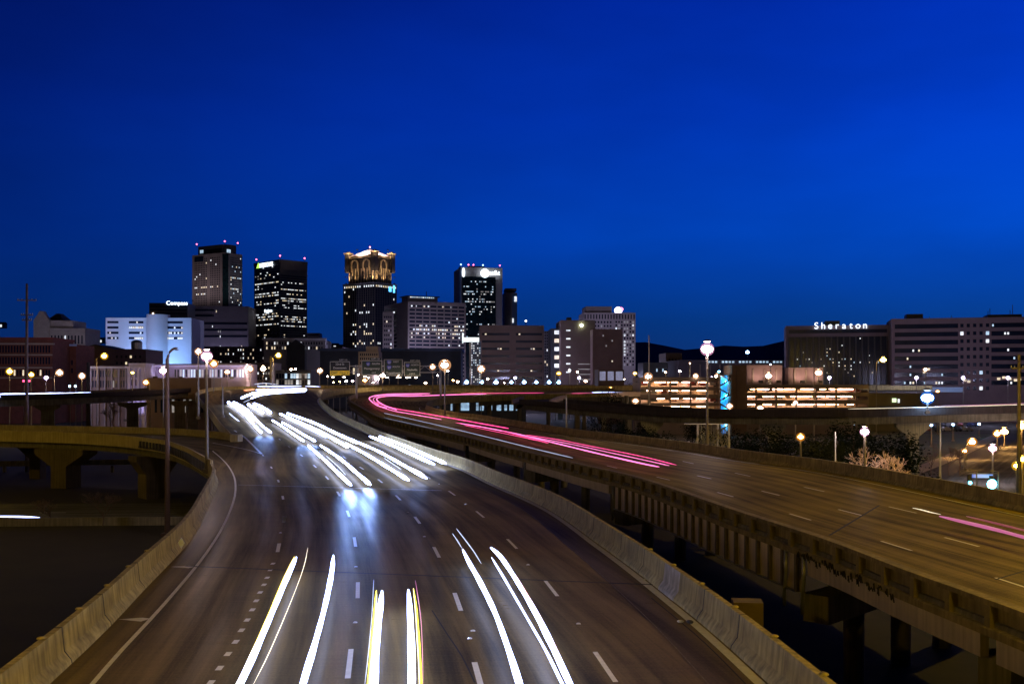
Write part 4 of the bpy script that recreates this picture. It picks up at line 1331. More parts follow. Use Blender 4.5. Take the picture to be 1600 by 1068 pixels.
# 5 red brick school block
B = Bld('long red brick block of three storeys with pale bands at the left edge', -14, -60, 82, 530, 380, 4, brick, depth=22, name='brick_building')
B.box('cornice', -1, B.L1 + .8, -.8, 0, B.z(538) , B.z(535.5), trim)
B.box('roof', -.4, B.L1 + .4, -.4, 22, B.H, B.H + .8, mat('red roof edge', (.20, .04, .03), .8, .2, .5))
for zz in (555, 575, 591): B.box('string_course', 0, B.L1, -.25, 0, B.z(zz), B.z(zz) + .5, trim)
B.grid('R', .28, .98, B.z(551), B.z(539), 22, 1, .55, .9, rnd_lit(0, (0,), {}, 1)); B.grid('R', .28, .98, B.z(569), B.z(557), 22, 1, .55, .9, rnd_lit(0, (0,), {}, 1)); B.grid('R', .28, .98, B.z(587), B.z(577), 22, 1, .55, .9, rnd_lit(.05, (0,), {}, 1)); B.finish()
B = Bld('dark brick wing with a bluish lit cornice right of the brick block', None, 83, 119, 538, 400, 3, brick, depth=20, name='brick_building')
B.box('cornice', -.3, B.L1 + .3, -.8, 0, B.z(540.5), B.z(537.5), mat('bluish cornice', (.35, .48, .75), .6, .1, 1))  # bluish base colour for cornice and pilaster
B.box('pilaster', B.L1 * .40, B.L1 * .62, -.4, 0, B.z(556), B.z(541), mat('bluish cornice', (.35, .48, .75), .6, .1, 1))
B.grid('R', .1, .9, B.z(585), B.z(560), 5, 2, .5, .6, rnd_lit(0.1, (0,), {}, 1)); B.finish()
B = Bld('dark windowless warehouse with shallow gable behind the two storey building', None, 119, 228, 545, 440, 2, mat('dark mauve shed', (.07, .045, .07), .85, .2, .2), depth=24, name='warehouse')
x = MB(); L = B.L1; x.add([(0, 0, B.H), (L * .55, 0, B.H), (L * .27, 0, B.H + 2.0), (0, 24, B.H), (L * .55, 24, B.H), (L * .27, 24, B.H + 2.0)], [(0, 1, 2), (3, 5, 4), (0, 2, 5, 3), (1, 4, 5, 2)], roofm); x.build('roof', B.root)
x = MB(); x.tube([(L * .78, 8, B.H), (L * .78, 8, B.H + 3.0)], 2.4, steel, 12); x.ball((L * .78, 8, B.H + 3), 2.4, 2.4, 1.3, steel, 12, 6); x.build('rooftop_tank', B.root)
B.grid('R', .55, .95, B.z(572), B.z(552), 6, 2, .4, .4, rnd_lit(.15, (0, 3), {}, 2)); B.finish()
B = Bld('two storey mauve building with pale pilasters under the yellow arm lamp', None, 141, 200, 571, 345, 2, brown, depth=18, name='shop_building')
B.box('cornice', -.3, B.L1 + .3, -.5, 0, B.z(575), B.z(572.6), trim)
for k in range(6): B.box('pilaster', B.L1 * k / 5.4, B.L1 * k / 5.4 + .5, -.3, 0, .2, B.z(576), tan)
B.grid('R', .04, .99, B.z(590), B.z(577), 14, 1, .5, .8, rnd_lit(0, (3,), {}, 1)); B.grid('R', .04, .99, B.z(606), B.z(593), 14, 1, .5, .8, rnd_lit(.1, (3,), {}, 1)); B.finish()
porch = mat('violet white porch paint', (.65, .60, .80), .6, .1, .5)
B = Bld('pale violet lit porch bay with columns beside the two storey building', None, 201, 228, 567, 340, 2, porch, depth=14, name='porch_building')
for k in range(4): B.box('column', B.L1 * (.05 + k * .27), B.L1 * (.05 + k * .27) + .9, -2.2, -1.3, 0, B.z(575), porch)
B.box('entablature', -.4, B.L1 + .4, -2.6, 0, B.z(575), B.z(572), porch)
B.grid('R', .1, .9, B.z(604), B.z(578), 4, 2, .5, .7, rnd_lit(.3, (2, 1), {}, 5))
for u in (.2, .8): flood(B, (B.L1 * u, -6, 3), (B.L1 * u, 0, B.H * .8), 900, (.6, .55, 1.0), 110)
B.finish()
B = Bld('long low pale violet building with a row of bluish windows behind the ramp lamp', None, 228, 385, 568, 350, 1, mat('lilac wall', (.34, .28, .38), .8, .12, .3), depth=16, name='long_building')
B.box('canopy', 0, B.L1, -1.0, 0, B.z(573), B.z(570), porch)
B.grid('R', .28, .98, B.z(590), B.z(576), 26, 1, .6, .85, rnd_lit(.55, (2, 3), {}, 6)); B.finish()
for u in (.15, .4, .65, .9): flood(B, (B.L1 * u, -6, B.z(590)), (B.L1 * u, 0, B.z(572)), 700, (.65, .6, 1.0), 120)
B = Bld('low dark brown shed wall standing before the pale violet building', None, 229, 330, 590, 322, 1, brown, depth=12, name='shed'); B.grid('R', .1, .9, 1, B.H - 2, 9, 1, .4, .3, rnd_lit(.1, (3,), {}, 7)); B.finish()
# 6 middle low buildings
B = Bld('wide dark blue roofed market hall behind the signs', None, 500, 720, 548, 620, 1, mat('slate cladding', (.05, .055, .07), .8, .2, .2), depth=40, name='hall'); B.box('roof', -1, B.L1 + 1, -1, 41, B.H, B.H + 1.5, mat('blue metal roof', (.05, .08, .16), .5, .2, .3)); B.grid('R', .05, .95, 4, B.H - 6, 26, 2, .4, .3, rnd_lit(.2, (0, 3), {}, 8), draw_dark=False); B.finish()
B = Bld('glass fronted low building glowing white behind the far traffic', None, 430, 486, 578, 400, 1, mat('grey shed panels', (.12, .12, .14), .8, .2, .3), depth=18, name='glass_building')
B.grid('R', .02, .98, B.z(602), B.z(582), 12, 2, .8, .75, rnd_lit(.6, (2, 1, 3), {}, 11)); B.finish()
B = Bld('cluttered low depot with warm lights below the annex', None, 336, 424, 566, 430, 1, mat('depot wall', (.13, .11, .12), .85, .2, .2), depth=20, name='depot')
B.grid('R', .02, .98, B.z(604), B.z(570), 20, 4, .45, .4, rnd_lit(.28, (0, 1, 3, 2), {}, 12)); B.finish()
B = Bld('small tan block peeking over the green signs', None, 560, 592, 549, 560, 1, mat('tan sandstone', (.36, .26, .16), .8, .2, .2), depth=16, name='sandstone_block')
B.box('upper_wall', B.L1 * .35, B.L1 * .95, 2, 14, B.H, B.H + 3, mat('tan sandstone', (.36, .26, .16), .8, .2, .2)); B.grid('R', .05, .95, B.z(570), B.H - .5, 9, 3, .5, .5, rnd_lit(.05, (0,), {}, 13)); B.finish()
# 7 broad mauve slab
B = Bld('broad mauve office slab with lit middle storeys and a lit rooftop lounge', 600, 637, 728, 470, 720, 25, tan, name='office_slab')
B.bands('R', .03, .97, B.z(590), B.H - 2, 19, .45, glass)
B.bands('L', .45, .95, B.z(590), B.H - 2, 19, .4, glass)
B.grid('R', .05, .97, B.z(590), B.H - 2, 26, 19, .75, .4, rnd_lit(.02, (1, 0), {18: .25, 13: .4, 12: .8, 11: .6, 10: .4, 14: .1}, 61), draw_dark=False, proud=.12)
B.grid('L', .5, .9, B.z(590), B.H - 2, 3, 19, .6, .45, rnd_lit(.12, (1, 2), {}, 62), draw_dark=False, proud=.12)
for k in range(9): B.box('pier', B.L1 * k / 8.2, B.L1 * k / 8.2 + .7, -.35, 0, 4, B.H - 1, tan)
x = MB(); x.box(B.L1 * .04, B.L1 * .55, 5, 18, B.H, B.z(462), granite); x.build('penthouse', B.root)
for k in range(12): B.box('rooftop_light', B.L1 * (.08 + k * .035), B.L1 * (.08 + k * .035) + 1.0, 4.6, 5, B.z(463.5), B.z(461), LITM[2 if k % 3 else 1])
B.box('roof_slab', B.L1 * .01, B.L1 * .58, 4, 19, B.z(462), B.z(460.5), darkb)
x = MB(); x.tube([(B.L1 * .4, 10, B.z(460)), (B.L1 * .4, 10, B.z(452))], .3, dark_steel, 5); x.build('mast', B.root)
B.finish()
B = Bld('narrow mauve wing stepping down left of the broad office slab', None, 598, 614, 487, 700, 5, tan, depth=20, name='office_block'); B.grid('R', .1, .9, B.z(590), B.H - 2, 4, 14, .6, .45, rnd_lit(.12, (1, 0, 3), {}, 63)); B.finish()
# 8 dark glass tower with globe sign
T = Bld('dark glass tower between pale fins with a glowing globe sign', 709, 720, 785, 417, 900, 12, pale, depth=40, name='office_tower', cat='tower')
T.box('glass_front', T.L1 * .02, T.L1 * .82, -3, -.02, 4, T.z(432), glass_g)
T.bands('R', .02, .82, T.z(530), T.z(434), 2, .01)
g0 = len(T.wins)
T.grid('R', .05, .80, T.z(528), T.z(434), 22, 24, .8, .45, rnd_lit(.02, (2, 1, 3), {22: .15, 21: .15, 20: .3, 19: .15, 18: .65, 17: .45, 15: .35, 14: .55, 13: .12, 12: .2, 11: .15, 10: .35, 9: .15, 5: .2, 3: .15}, 71), draw_dark=False, proud=3.1)
T.box('fin', -1.5, 0, -3.2, 3, 0, T.z(417), mat('blue grey fin', (.12, .2, .34), .6, .1, .1))
x = MB(); x.ball((T.L1 * .56, -3.4, T.z(426.5)), 3.9, 1.4, 3.9, sm, 18, 12); o = x.build('sign', T.root, smooth=True)
x = MB()
for k in (-.55, -.15, .25, .62):
    x.box(T.L1 * .56 - 3.4 * (1 - k * k) ** .5, T.L1 * .56 + 1.2, -5.0, -4.4, T.z(426.5) + k * 3.6 - .16, T.z(426.5) + k * 3.6 + .16, emat('sign stripe blue', (.1, .45, 1.0), 1.4))
x.build('sign_stripes', T.root)
text_mesh('at&t', 4.2, sm, 'sign', T.root, (T.L1 * .79, -3.3, T.z(428.8)), depth=.3)
x = MB(); x.ball((T.L1 * .05, -3.4, T.z(426)), 1.3, .8, 4.2, sm, 8, 8); x.build('sign', T.root)
for k, (u, c_) in enumerate(((.02, 'blue'), (.2, 'red'), (.32, 'red'), (.55, 'blue'), (.96, 'red'))): beacon(T, T.L1 * u, 4, T.z(417), c_, 1.1, 5)
T.box('plant_room', T.L1 * .22, T.L1 * .6, 6, 20, T.H, T.z(414), darkb)
T.finish()
B = Bld('thin pale slab tower with a short lit vertical sign', None, 788, 808, 457, 950, 5, pale, depth=22, name='slab_tower', cat='tower')
B.box('crown', 1, B.L1 - .5, 1, 20, B.z(454), B.z(450), granite); B.box('crown_neck', 2, B.L1 - 3, 2, 18, B.H, B.z(454), darkb)
B.box('blue_side', B.L1 * .62, B.L1, -.3, 0, 5, B.H - 1, mat('blue grey fin', (.12, .2, .34), .6, .1, .1))
B.box('sign', B.L1 * .78, B.L1 * .97, -.9, -.3, B.z(471), B.z(463), LITM[1]); B.box('sign', B.L1 * .62, B.L1 * .72, -.9, -.3, B.z(504), B.z(497), LITM[1])
B.finish()
# narrow lit glass stair tower and billboard
B = Bld('narrow glass stair tower sparkling with blue white windows', None, 735, 752, 533, 480, 3, mat('blue steel frame', (.10, .12, .2), .5, .2, .5), depth=9, name='stair_tower', cat='building')
B.grid('R', .05, .95, B.z(598), B.H - .4, 5, 17, .5, .45, rnd_lit(.5, (2, 1, 1), {}, 81)); B.finish()
bb = thing('billboard', 'white lit billboard on a single post by the narrow stair tower', 'billboard', (xat(735, 470), 470, GZ))
x = MB(); x.tube([(0, 0, -.2), (0, 0, zat(535, 470) - GZ)], .5, pole_pale, 8); x.build('post', bb)
x = MB(); x.box(-3.6, 4.0, -.3, .3, zat(534, 470) - GZ, zat(527, 470) - GZ, emat('billboard face', (.85, .95, .95), 1.6, .4, .5)); x.build('panel', bb)
x = MB(); x.box(-3.8, -3.2, -.35, .3, zat(536, 470) - GZ, zat(520, 470) - GZ, emat('billboard face', (.85, .95, .95), 1.6, .4, .5)); x.build('edge_light', bb)
# 9 brown mid-rise
B = Bld('brown mid rise block with dark recessed strips and few lit windows', None, 750, 850, 508, 560, 3, brown, depth=30, name='office_block')
for (u0, u1) in ((.03, .46), (.56, .97)):
    B.bands('R', u0, u1, B.z(596), B.z(516), 7, .33)
    B.grid('R', u0, u1, B.z(596), B.z(516), 11, 7, .7, .2, rnd_lit(.05, (0, 3), {0: .0, 1: .15, 4: .15, 6: .15}, 85), draw_dark=False, proud=.12)
B.finish(); beacon(B, B.L1 * .72, 2, B.H, 'white', .9, 5)
B = Bld('pale slender building in the gap right of the brown block', None, 849, 861, 517, 700, 2, pale, depth=20, name='office_block'); B.grid('R', .1, .9, B.z(590), B.H, 3, 16, .5, .7, rnd_lit(.08, (0, 1), {}, 86)); B.finish()
# 10 dark stairwell block and brown blocks
B = Bld('dark narrow block with a column of lit square windows', None, 861, 882, 513, 520, 2, darkb, depth=20, name='stair_block')
for k, y in enumerate((519, 532, 545, 558, 571)):
    B.box('window', B.L1 * .25, B.L1 * .73, -.1, .1, B.z(y + 3), B.z(y - 3), LITM[0 if k % 2 else 1])
B.finish()
B = Bld('tall brown windowless block with small lit slots on its left side', None, 876, 930, 500, 510, 2, brown, depth=30, name='office_block')
for k in range(6):
    B.box('window', B.L1 * .16, B.L1 * .28, -.1, .1, B.z(517 + k * 13), B.z(515 + k * 13), LITM[1])
for k in range(4): B.box('window_band', B.L1 * .5, B.L1 * .95, -.1, .1, B.z(569 + k * 8), B.z(568 + k * 8), LITM[3])
B.box('roof_box', B.L1 * .2, B.L1 * .33, 3, 8, B.H, B.H + 1.6, darkb)
B.finish(); x = MB(); x.ball((B.L1 * .6, -.7, B.z(508)), .7, .7, .7, emat('greenish wall lamp', (.75, 1, .6), 26), 8, 6); x.build('wall_lamp', B.root)
B = Bld('reddish brown lower block joined right of the windowless block', None, 926, 973, 514, 500, 2, mat('reddish masonry', (.19, .115, .10), .85, .12, .2), depth=30, name='office_block')
B.grid('R', .1, .9, B.z(600), B.z(520), 8, 10, .4, .3, rnd_lit(.06, (0, 3), {}, 91), draw_dark=False); B.finish()
B = Bld('pale tower with a regular window grid and a glowing ball sign on its roof', None, 912, 993, 488, 640, 3, mat('pale limestone', (.46, .38, .36), .8, .1, .1), depth=26, name='office_tower', cat='tower')
B.box('upper_wall', B.L1 * .05, B.L1 * .55, 2, 22, B.H, B.z(478), tan)
for k in range(18): B.box('arch_window', B.L1 * (k + .3) / 18, B.L1 * (k + .7) / 18, -.1, .1, B.z(498), B.z(491), glass)
B.grid('R', .6, .98, B.z(572), B.z(500), 7, 14, .55, .55, rnd_lit(.45, (3, 1, 3), {}, 92)); B.grid('R', .02, .55, B.z(530), B.z(500), 9, 5, .5, .5, rnd_lit(.08, (3, 1, 3), {}, 93))
x = MB(); x.ball((B.L1 * .68, 3, B.z(484.5)), 2.5, 2.5, 2.4, emat('ball sign glow', (.85, .80, 1.0), 4), 12, 8); x.build('sign', B.root)
x = MB(); x.ball((B.L1 * .73, 2.4, B.z(482)), 1.6, 1.6, 1.2, emat('pink sign glow', (1.0, .25, .5), 2.5), 10, 6); x.build('sign_spot', B.root)
x = MB(); x.tube([(B.L1 * .68, 3, B.H), (B.L1 * .68, 3, B.z(486))], .4, dark_steel, 6); x.build('sign_post', B.root); B.finish()
B = Bld('low block with three tall bluish windows at the foot of the brown blocks', None, 935, 975, 577, 380, 2, brown, depth=12, name='shop_building')
for u0, u1 in ((.05, .28), (.36, .60), (.68, .95)): B.box('window', B.L1 * u0, B.L1 * u1, -.12, .1, B.z(594), B.z(580), emat('bluish shop window', (.40, .45, .75), .5, .5, 1.5))
B.finish()
# lit low block beneath the bend
B = Bld('low workshop with tall blue lit bays seen below the highway bend', None, 690, 822, 624, 345, 0, mat('workshop wall', (.05, .06, .08), .8, .2, .3), depth=14, name='workshop')
for k, (a, c_) in enumerate(((704, 707), (714, 718), (720, 733), (744, 748), (750, 756), (763, 769), (776, 783), (788, 792), (796, 802), (806, 814))):
    B.box('window', (a - 690) / 132 * B.L1, (c_ - 690) / 132 * B.L1, -.12, .1, B.z(641), B.z(629), emat('workshop bay glow', (.42, .70, 1.0), .85, .75, .6))
B.finish()
# convention hall & low roofs right of centre
B = Bld('long low convention hall with a string of roof edge lights', None, 1060, 1232, 562, 470, 2, mat('hall wall', (.10, .08, .10), .85, .15, .2), depth=40, name='convention_hall')
for k in range(22):
    if k % 5 != 3: B.box('roof_light', B.L1 * (.27 + k * .031), B.L1 * (.27 + k * .031) + .9, -.5, 0, B.H - 1.3, B.H - .5, LITM[2])
for k in range(8): B.box('pier', B.L1 * (.1 + k * .09), B.L1 * (.1 + k * .09) + .6, -.5, 0, 0, B.H - 2, tan)
B.finish()
B = Bld('small brown cube building with a lit corner left of the convention hall', None, 1041, 1066, 551, 500, 3, brown, depth=18, name='cube_building'); B.grid('R', .1, .9, B.z(590), B.H - 2, 4, 4, .4, .3, rnd_lit(.1, (3,), {}, 95)); B.finish()
B = Bld('dark low block with two small lit windows left of the cube building', None, 1005, 1043, 566, 480, 1, darkb, depth=18, name='low_block'); B.grid('R', .5, 1.0, B.z(582), B.z(574), 4, 1, .4, .6, rnd_lit(.6, (2,), {}, 96)); B.finish()
for (a, c_, yt, yb, lab) in ((1167, 1222, 570, 600, 'pale blank fly tower behind the right garage'), (1232, 1286, 574, 605, 'pinkish blank plant block glowing beside the slab hotel')):
    B = Bld(lab, None, a, c_, yt, 330, 1, mat('pinkish plaster %d' % a, (.36, .27, .26), .85, .15, .2), depth=14, name='plant_block')
    for k in range(3): B.box('pilaster', B.L1 * (.15 + .33 * k), B.L1 * (.15 + .33 * k) + .5, -.35, 0, B.z(598), B.z(577), trim)
    for u in (.3, .8): flood(B, (B.L1 * u, -4, B.z(596)), (B.L1 * u, 0, B.z(580)), 700, (1.0, .6, .5), 120)
    B.finish()
# 11 parking garages
slab = mat('garage concrete', (.20, .155, .13), .85, .15, .3)
inner = mat('garage interior', (.70, .58, .48), .85, .25, .4)
tubeL = emat('garage ceiling tube', (1.0, .56, .26), 22)
tubeP = emat('garage ceiling tube pink', (1.0, .58, .42), 26)
carm = [mat('car paint %d' % i, c_, .3, .1, 2) for i, c_ in enumerate(((.05, .05, .06), (.30, .30, .32), (.20, .03, .03), (.04, .06, .14), (.45, .42, .38)))]
def garage(label, px0, px1, d, th, tops, bots, depth, seed):
    loc, t, L, _ = corner(None, px0, px1, d, th)
    root = thing('parking_garage', label, 'parking garage', loc, t)
    rg = random.Random(seed)
    n = len(tops)
    for k, (yt, yb) in enumerate(zip(tops, bots)):
        za, zb = zat(yb, d) - GZ, zat(yt, d) - GZ
        x = MB(); x.box(0, L, 0, depth, za, zb, slab) if k == 0 else None
        if k: x.box(0, L, 0, .3, za, zb, slab); x.box(0, L, .3, depth, za, za + .35, slab)
        x.build('spandrel', root)
        # interior lights and columns below this spandrel
        zlow = zat(tops[k + 1], d) - GZ if k + 1 < n else 0.2
        x = MB()
        for i in range(int(L / 6)):
            cx_ = (i + .5) * 6
            if cx_ < L - 1: x.box(cx_ - .25, cx_ + .25, .8, 1.3, zlow, za, slab)
        if k == n - 1: x.box(.5, L - .5, .9, 1.1, 0, za * .8, slab)  # front wall added on the lowest level to block its glow
        x.build('columns', root, kind='stuff')
        x = MB()
        for i in range(int(L / 4.2)):
            for yy in (1.6, 4.2, 6.8):
                if rg.random() < .93:
                    u = (i + .5) * 4.2 + rg.uniform(-.5, .5)
                    x.box(u - 1.0, u + 1.0, yy, yy + .35, za - .26, za - .06, tubeL if rg.random() < .7 else tubeP)
        x.build('ceiling_light', root, kind='stuff')
        # parked cars seen over the spandrels
        x = MB()
        for i in range(int(L / 2.9)):
            if rg.random() < .62:
                u = (i + .5) * 2.9
                cm_ = rg.choice(carm)
                h = rg.uniform(1.35, 1.75)
                x.box(u - .9, u + .9, 1.6, 6, zlow + .35, zlow + h * .65, cm_)
                x.add([(u - .8, 2.4, zlow + h * .65), (u + .8, 2.4, zlow + h * .65), (u + .8, 5.4, zlow + h * .65), (u - .8, 5.4, zlow + h * .65), (u - .6, 3.0, zlow + h), (u + .6, 3.0, zlow + h), (u + .6, 4.8, zlow + h), (u - .6, 4.8, zlow + h)], [(0, 1, 5, 4), (1, 2, 6, 5), (2, 3, 7, 6), (3, 0, 4, 7), (4, 5, 6, 7)], cm_)
        x.build('parked_cars', root, kind='stuff')
    x = MB(); x.box(.3, L - .3, 9, 9.3, 0, zat(tops[0], d) - GZ - 1.5, inner); x.build('back_wall', root)
    x = MB(); x.box(0, .3, .3, depth, 0, zat(tops[0], d) - GZ - 1.5, slab); x.box(L - .3, L, .3, depth, 0, zat(tops[0], d) - GZ - 1.5, slab); x.build('end_wall', root, kind='stuff')
    return root, L, t
g1, gL, gt = garage('four storey parking garage glowing warm between spandrels left of the blue stair tower', 1000, 1126, 300, 0, [589, 604, 616, 629], [596, 609.5, 622, 634], 18, 5)
g2, gL2, gt2 = garage('wide three storey parking garage glowing warm right of the brown stair block', 1167, 1358, 300, 3, [601, 613, 624.5, 636], [607, 618.5, 631, 641], 20, 6)
st_ = thing('stair_tower', 'blue lit glass stair tower with zigzag stairs between the garages', 'stair tower', (xat(1125, 298), 298, GZ))
Lx = xat(1143.5, 298) - xat(1125, 298); Hs = zat(586, 298) - GZ
x = MB(); x.box(0, .25, 0, 5, 0, Hs, slab); x.box(Lx - .25, Lx, 0, 5, 0, Hs, slab); x.box(0, Lx, 5, 5.3, 0, Hs, mat('blue stair wall', (.10, .40, .75), .7, .15, .4)); x.box(0, Lx, 0, 5, Hs, Hs + .3, slab); x.build('frame', st_)
for k in range(4):
    za, zb = 1 + k * Hs / 4, 1 + (k + 1) * Hs / 4 - .6
    x = MB()
    x.add([(.3, .6, za), (Lx - .3, .6, (za + zb) / 2), (Lx - .3, .6, (za + zb) / 2 + .4), (.3, .6, za + .4), (.3, 2, za), (Lx - .3, 2, (za + zb) / 2), (Lx - .3, 2, (za + zb) / 2 + .4), (.3, 2, za + .4)], [(0, 1, 2, 3), (4, 7, 6, 5), (0, 4, 5, 1), (3, 2, 6, 7)], slab)
    x.add([(.3, 2.4, zb + .4), (Lx - .3, 2.4, (za + zb) / 2 + .4), (Lx - .3, 2.4, (za + zb) / 2), (.3, 2.4, zb), (.3, 4, zb + .4), (Lx - .3, 4, (za + zb) / 2 + .4), (Lx - .3, 4, (za + zb) / 2), (.3, 4, zb)], [(0, 1, 2, 3), (4, 7, 6, 5), (0, 4, 5, 1), (3, 2, 6, 7)], slab)
    x.build('stair_flight', st_)
    x = MB(); x.box(.4, .9, 4.2, 4.9, zb + .6, zb + .9, emat('blue stair tube', (.12, .62, 1.0), 60)); x.box(Lx - .9, Lx - .4, 4.2, 4.9, za + 1.4, za + 1.7, emat('blue stair tube', (.12, .62, 1.0), 60)); x.build('ceiling_light', st_)
B = Bld('plain brown concrete stair block between the two garages', None, 1143.8, 1166.5, 570, 299, 0, mat('brown concrete', (.17, .11, .075), .85, .2, .3), depth=12, name='stair_block')
B.box('rib', B.L1 * .3, B.L1 * .33, -.3, 0, 0, B.H - 1, brown); B.finish()
for (px, d_) in ((1087, 296), (1121, 299), (1201, 300)):
    rr_ = {1087: 'small lamp at the left on the garage top deck', 1121: 'bright lamp on the garage top deck beside the blue stair', 1201: 'bright lamp on the top deck of the right garage'}[px]
    SL(rr_, px, 587 - (0 if px != 1121 else -1), d_ + 4, zat(598, d_), 'peach', {1087: .7, 1121: 1.1, 1201: 1.15}[px], 50, flat=.9, group='lamps on the garage roofs')
SL('bright lamp against the pinkish plant block on the right garage roof', 1279, 582, 318, zat(600, 318), 'peach', 1.3, 30, flat=.9, group='lamps on the garage roofs')
SL('tall pale post with small lamp left on the convention hall roof', 1078, 567, 310, zat(590, 310), 'peach', .3, 20, group='lamps on the garage roofs', pm=pole_pale)
SL('tall pale post with lamp right of the blank fly tower', 1204, 569, 315, zat(600, 315), 'blue', .4, 20, group='lamps on the garage roofs', pm=pole_pale)
# low link building
B = Bld('low brown link building right of the wide garage with two lit signs', None, 1353, 1440, 614, 320, 1, mat('link wall', (.13, .11, .08), .85, .15, .3), depth=12, name='link_building')
B.box('sign', B.L1 * .47, B.L1 * .54, -.3, 0, B.z(628), B.z(622), emat('greenish sign', (.75, 1.0, .55), 1.5)); B.box('sign', B.L1 * .57, B.L1 * .60, -.3, 0, B.z(629), B.z(623), LITM[1]); B.finish()
# 12 dark slab hotel
hotel = mat('hotel precast', (.17, .125, .14), .8, .12, .2)
B = Bld('dark slab hotel with spaced glowing letters along its roof', None, 1228, 1391, 509, 420, -13, hotel, depth=22, name='hotel', cat='hotel')
B.box('upper_glass', B.L1 * .03, B.L1 * .97, -.15, 0, B.z(521), B.z(515.5), glass)
B.box('glass_front', B.L1 * .03, B.L1 * .97, -.15, 0, B.z(605), B.z(526.5), glass)
for k in range(17): B.box('mullion', B.L1 * (.03 + .94 * k / 16) - .25, B.L1 * (.03 + .94 * k / 16) + .25, -.45, -.15, B.z(605), B.z(526.5), darkb)
hl = {}
rg = random.Random(12)
def hotel_lit(r, c):
    p_ = {0: .1, 1: .1, 2: .15, 3: .25, 4: .35, 5: .30, 6: .10, 7: .12, 8: .05, 9: .08, 10: .03, 11: .12}.get(r, .05)
    p_ *= 1.5 if 8 < c < 22 and r < 6 else .6 if r < 6 else 1
    return rg.choice((0, 3, 1, 2)) if rg.random() < p_ else None
B.grid('R', .04, .96, B.z(590), B.z(527), 32, 12, .32, .34, hotel_lit, draw_dark=False, proud=.25)
for i, ch in enumerate('Sheraton'):
    text_mesh(ch, 2.7, emat('roof letter glow', (.75, .88, 1.0), 2.2), 'sign_letter', B.root, (B.L1 * (.295 + i * .0665), -.7, B.z(514.2)), depth=.25)
B.box('roof_plant', B.L1 * .39, B.L1 * .53, 4, 14, B.H, B.z(501), darkb); B.finish()
# 13 banded office block right
B = Bld('long office block with dark ribbon windows filling the right skyline', None, 1393, 1660, 498, 400, -16, mat('mauve precast', (.20, .14, .15), .8, .12, .2), depth=26, name='office_block')
fx = lambda p_: (((p_ - 800) / FP * 400 - xat(1393, 400)) / (math.cos(R(-16)) - (p_ - 800) / FP * math.sin(R(-16)))) / B.L1
for u0, u1 in ((fx(1398), fx(1497)), (fx(1549), fx(1655))):
    B.bands('R', u0, u1, B.z(604), B.z(504), 8, .55)
    B.grid('R', u0, u1, B.z(604), B.z(504), 22, 8, .55, .28, rnd_lit(.05, (2, 1, 2, 0), {1: .10, 7: .08, 0: .08}, int(u0 * 50) + 7), draw_dark=False, proud=.15)
B.grid('R', fx(1498), fx(1548), B.z(612), B.z(504), 5, 9, .5, .45, rnd_lit(.16, (2, 1, 2), {}, 98))
B.box('ground_floor_glass', B.L1 * fx(1400), B.L1 * fx(1505), -.1, 0, B.z(612), B.z(604.5), emat('blue lobby glass', (.03, .13, .35), .5, .5, .2))
for k, (a, y) in enumerate(((1448, 575), (1442, 580), (1558, 590), (1566, 588), (1575, 590), (1584, 592), (1590, 591), (1511, 594), (1505, 592))):
    B.box('window', B.L1 * fx(a), B.L1 * fx(a) + 1.1, -.4, -.1, B.z(y + 3.5), B.z(y), LITM[0])
B.box('roof_plant', B.L1 * fx(1418), B.L1 * fx(1444), 4, 14, B.H, B.z(490), darkb)
B.box('roof_plant', B.L1 * fx(1546), B.L1 * fx(1600), 4, 14, B.H, B.z(493), darkb)
x = MB()
for p_, h in ((1551, 483), (1548, 487), (1587, 478), (1583, 486), (1455, 494), (1490, 493)):
    x.tube([(B.L1 * fx(p_), 6, B.H), (B.L1 * fx(p_), 6, B.z(h))], .12, dark_steel, 5)
x.build('roof_masts', B.root); B.finish()
# tiny far homes with lights on the ridge
for k in range(16):
    px = [507, 512, 518, 523, 528, 533, 514, 525, 531, 520, 142, 150, 157, 1030, 1037, 1]
    py = [536, 541, 545, 540, 544, 542, 549, 551, 548, 553, 529, 532, 531, 577, 578, 507]
    d = 1400
    r_ = thing('hillside_house', 'tiny far house showing one bright window on the wooded ridge', 'house', Wp(px[k], py[k] + 2, d), 0, 'far houses with one lit window')
    x = MB(); x.box(-5, 5, 0, 8, -3, 3, roofm); x.add([(-5.5, -.5, 3), (5.5, -.5, 3), (5.5, 8.5, 3), (-5.5, 8.5, 3), (-5, 4, 5.5), (5, 4, 5.5)], [(0, 1, 5, 4), (3, 4, 5, 2), (0, 4, 3), (1, 2, 5)], roofm); x.build('wall', r_)
    x = MB(); x.box(-1.6, 1.6, -.3, 0, -1.4, 1.8, LITM[[1, 0, 2][k % 3]]); x.build('window', r_)

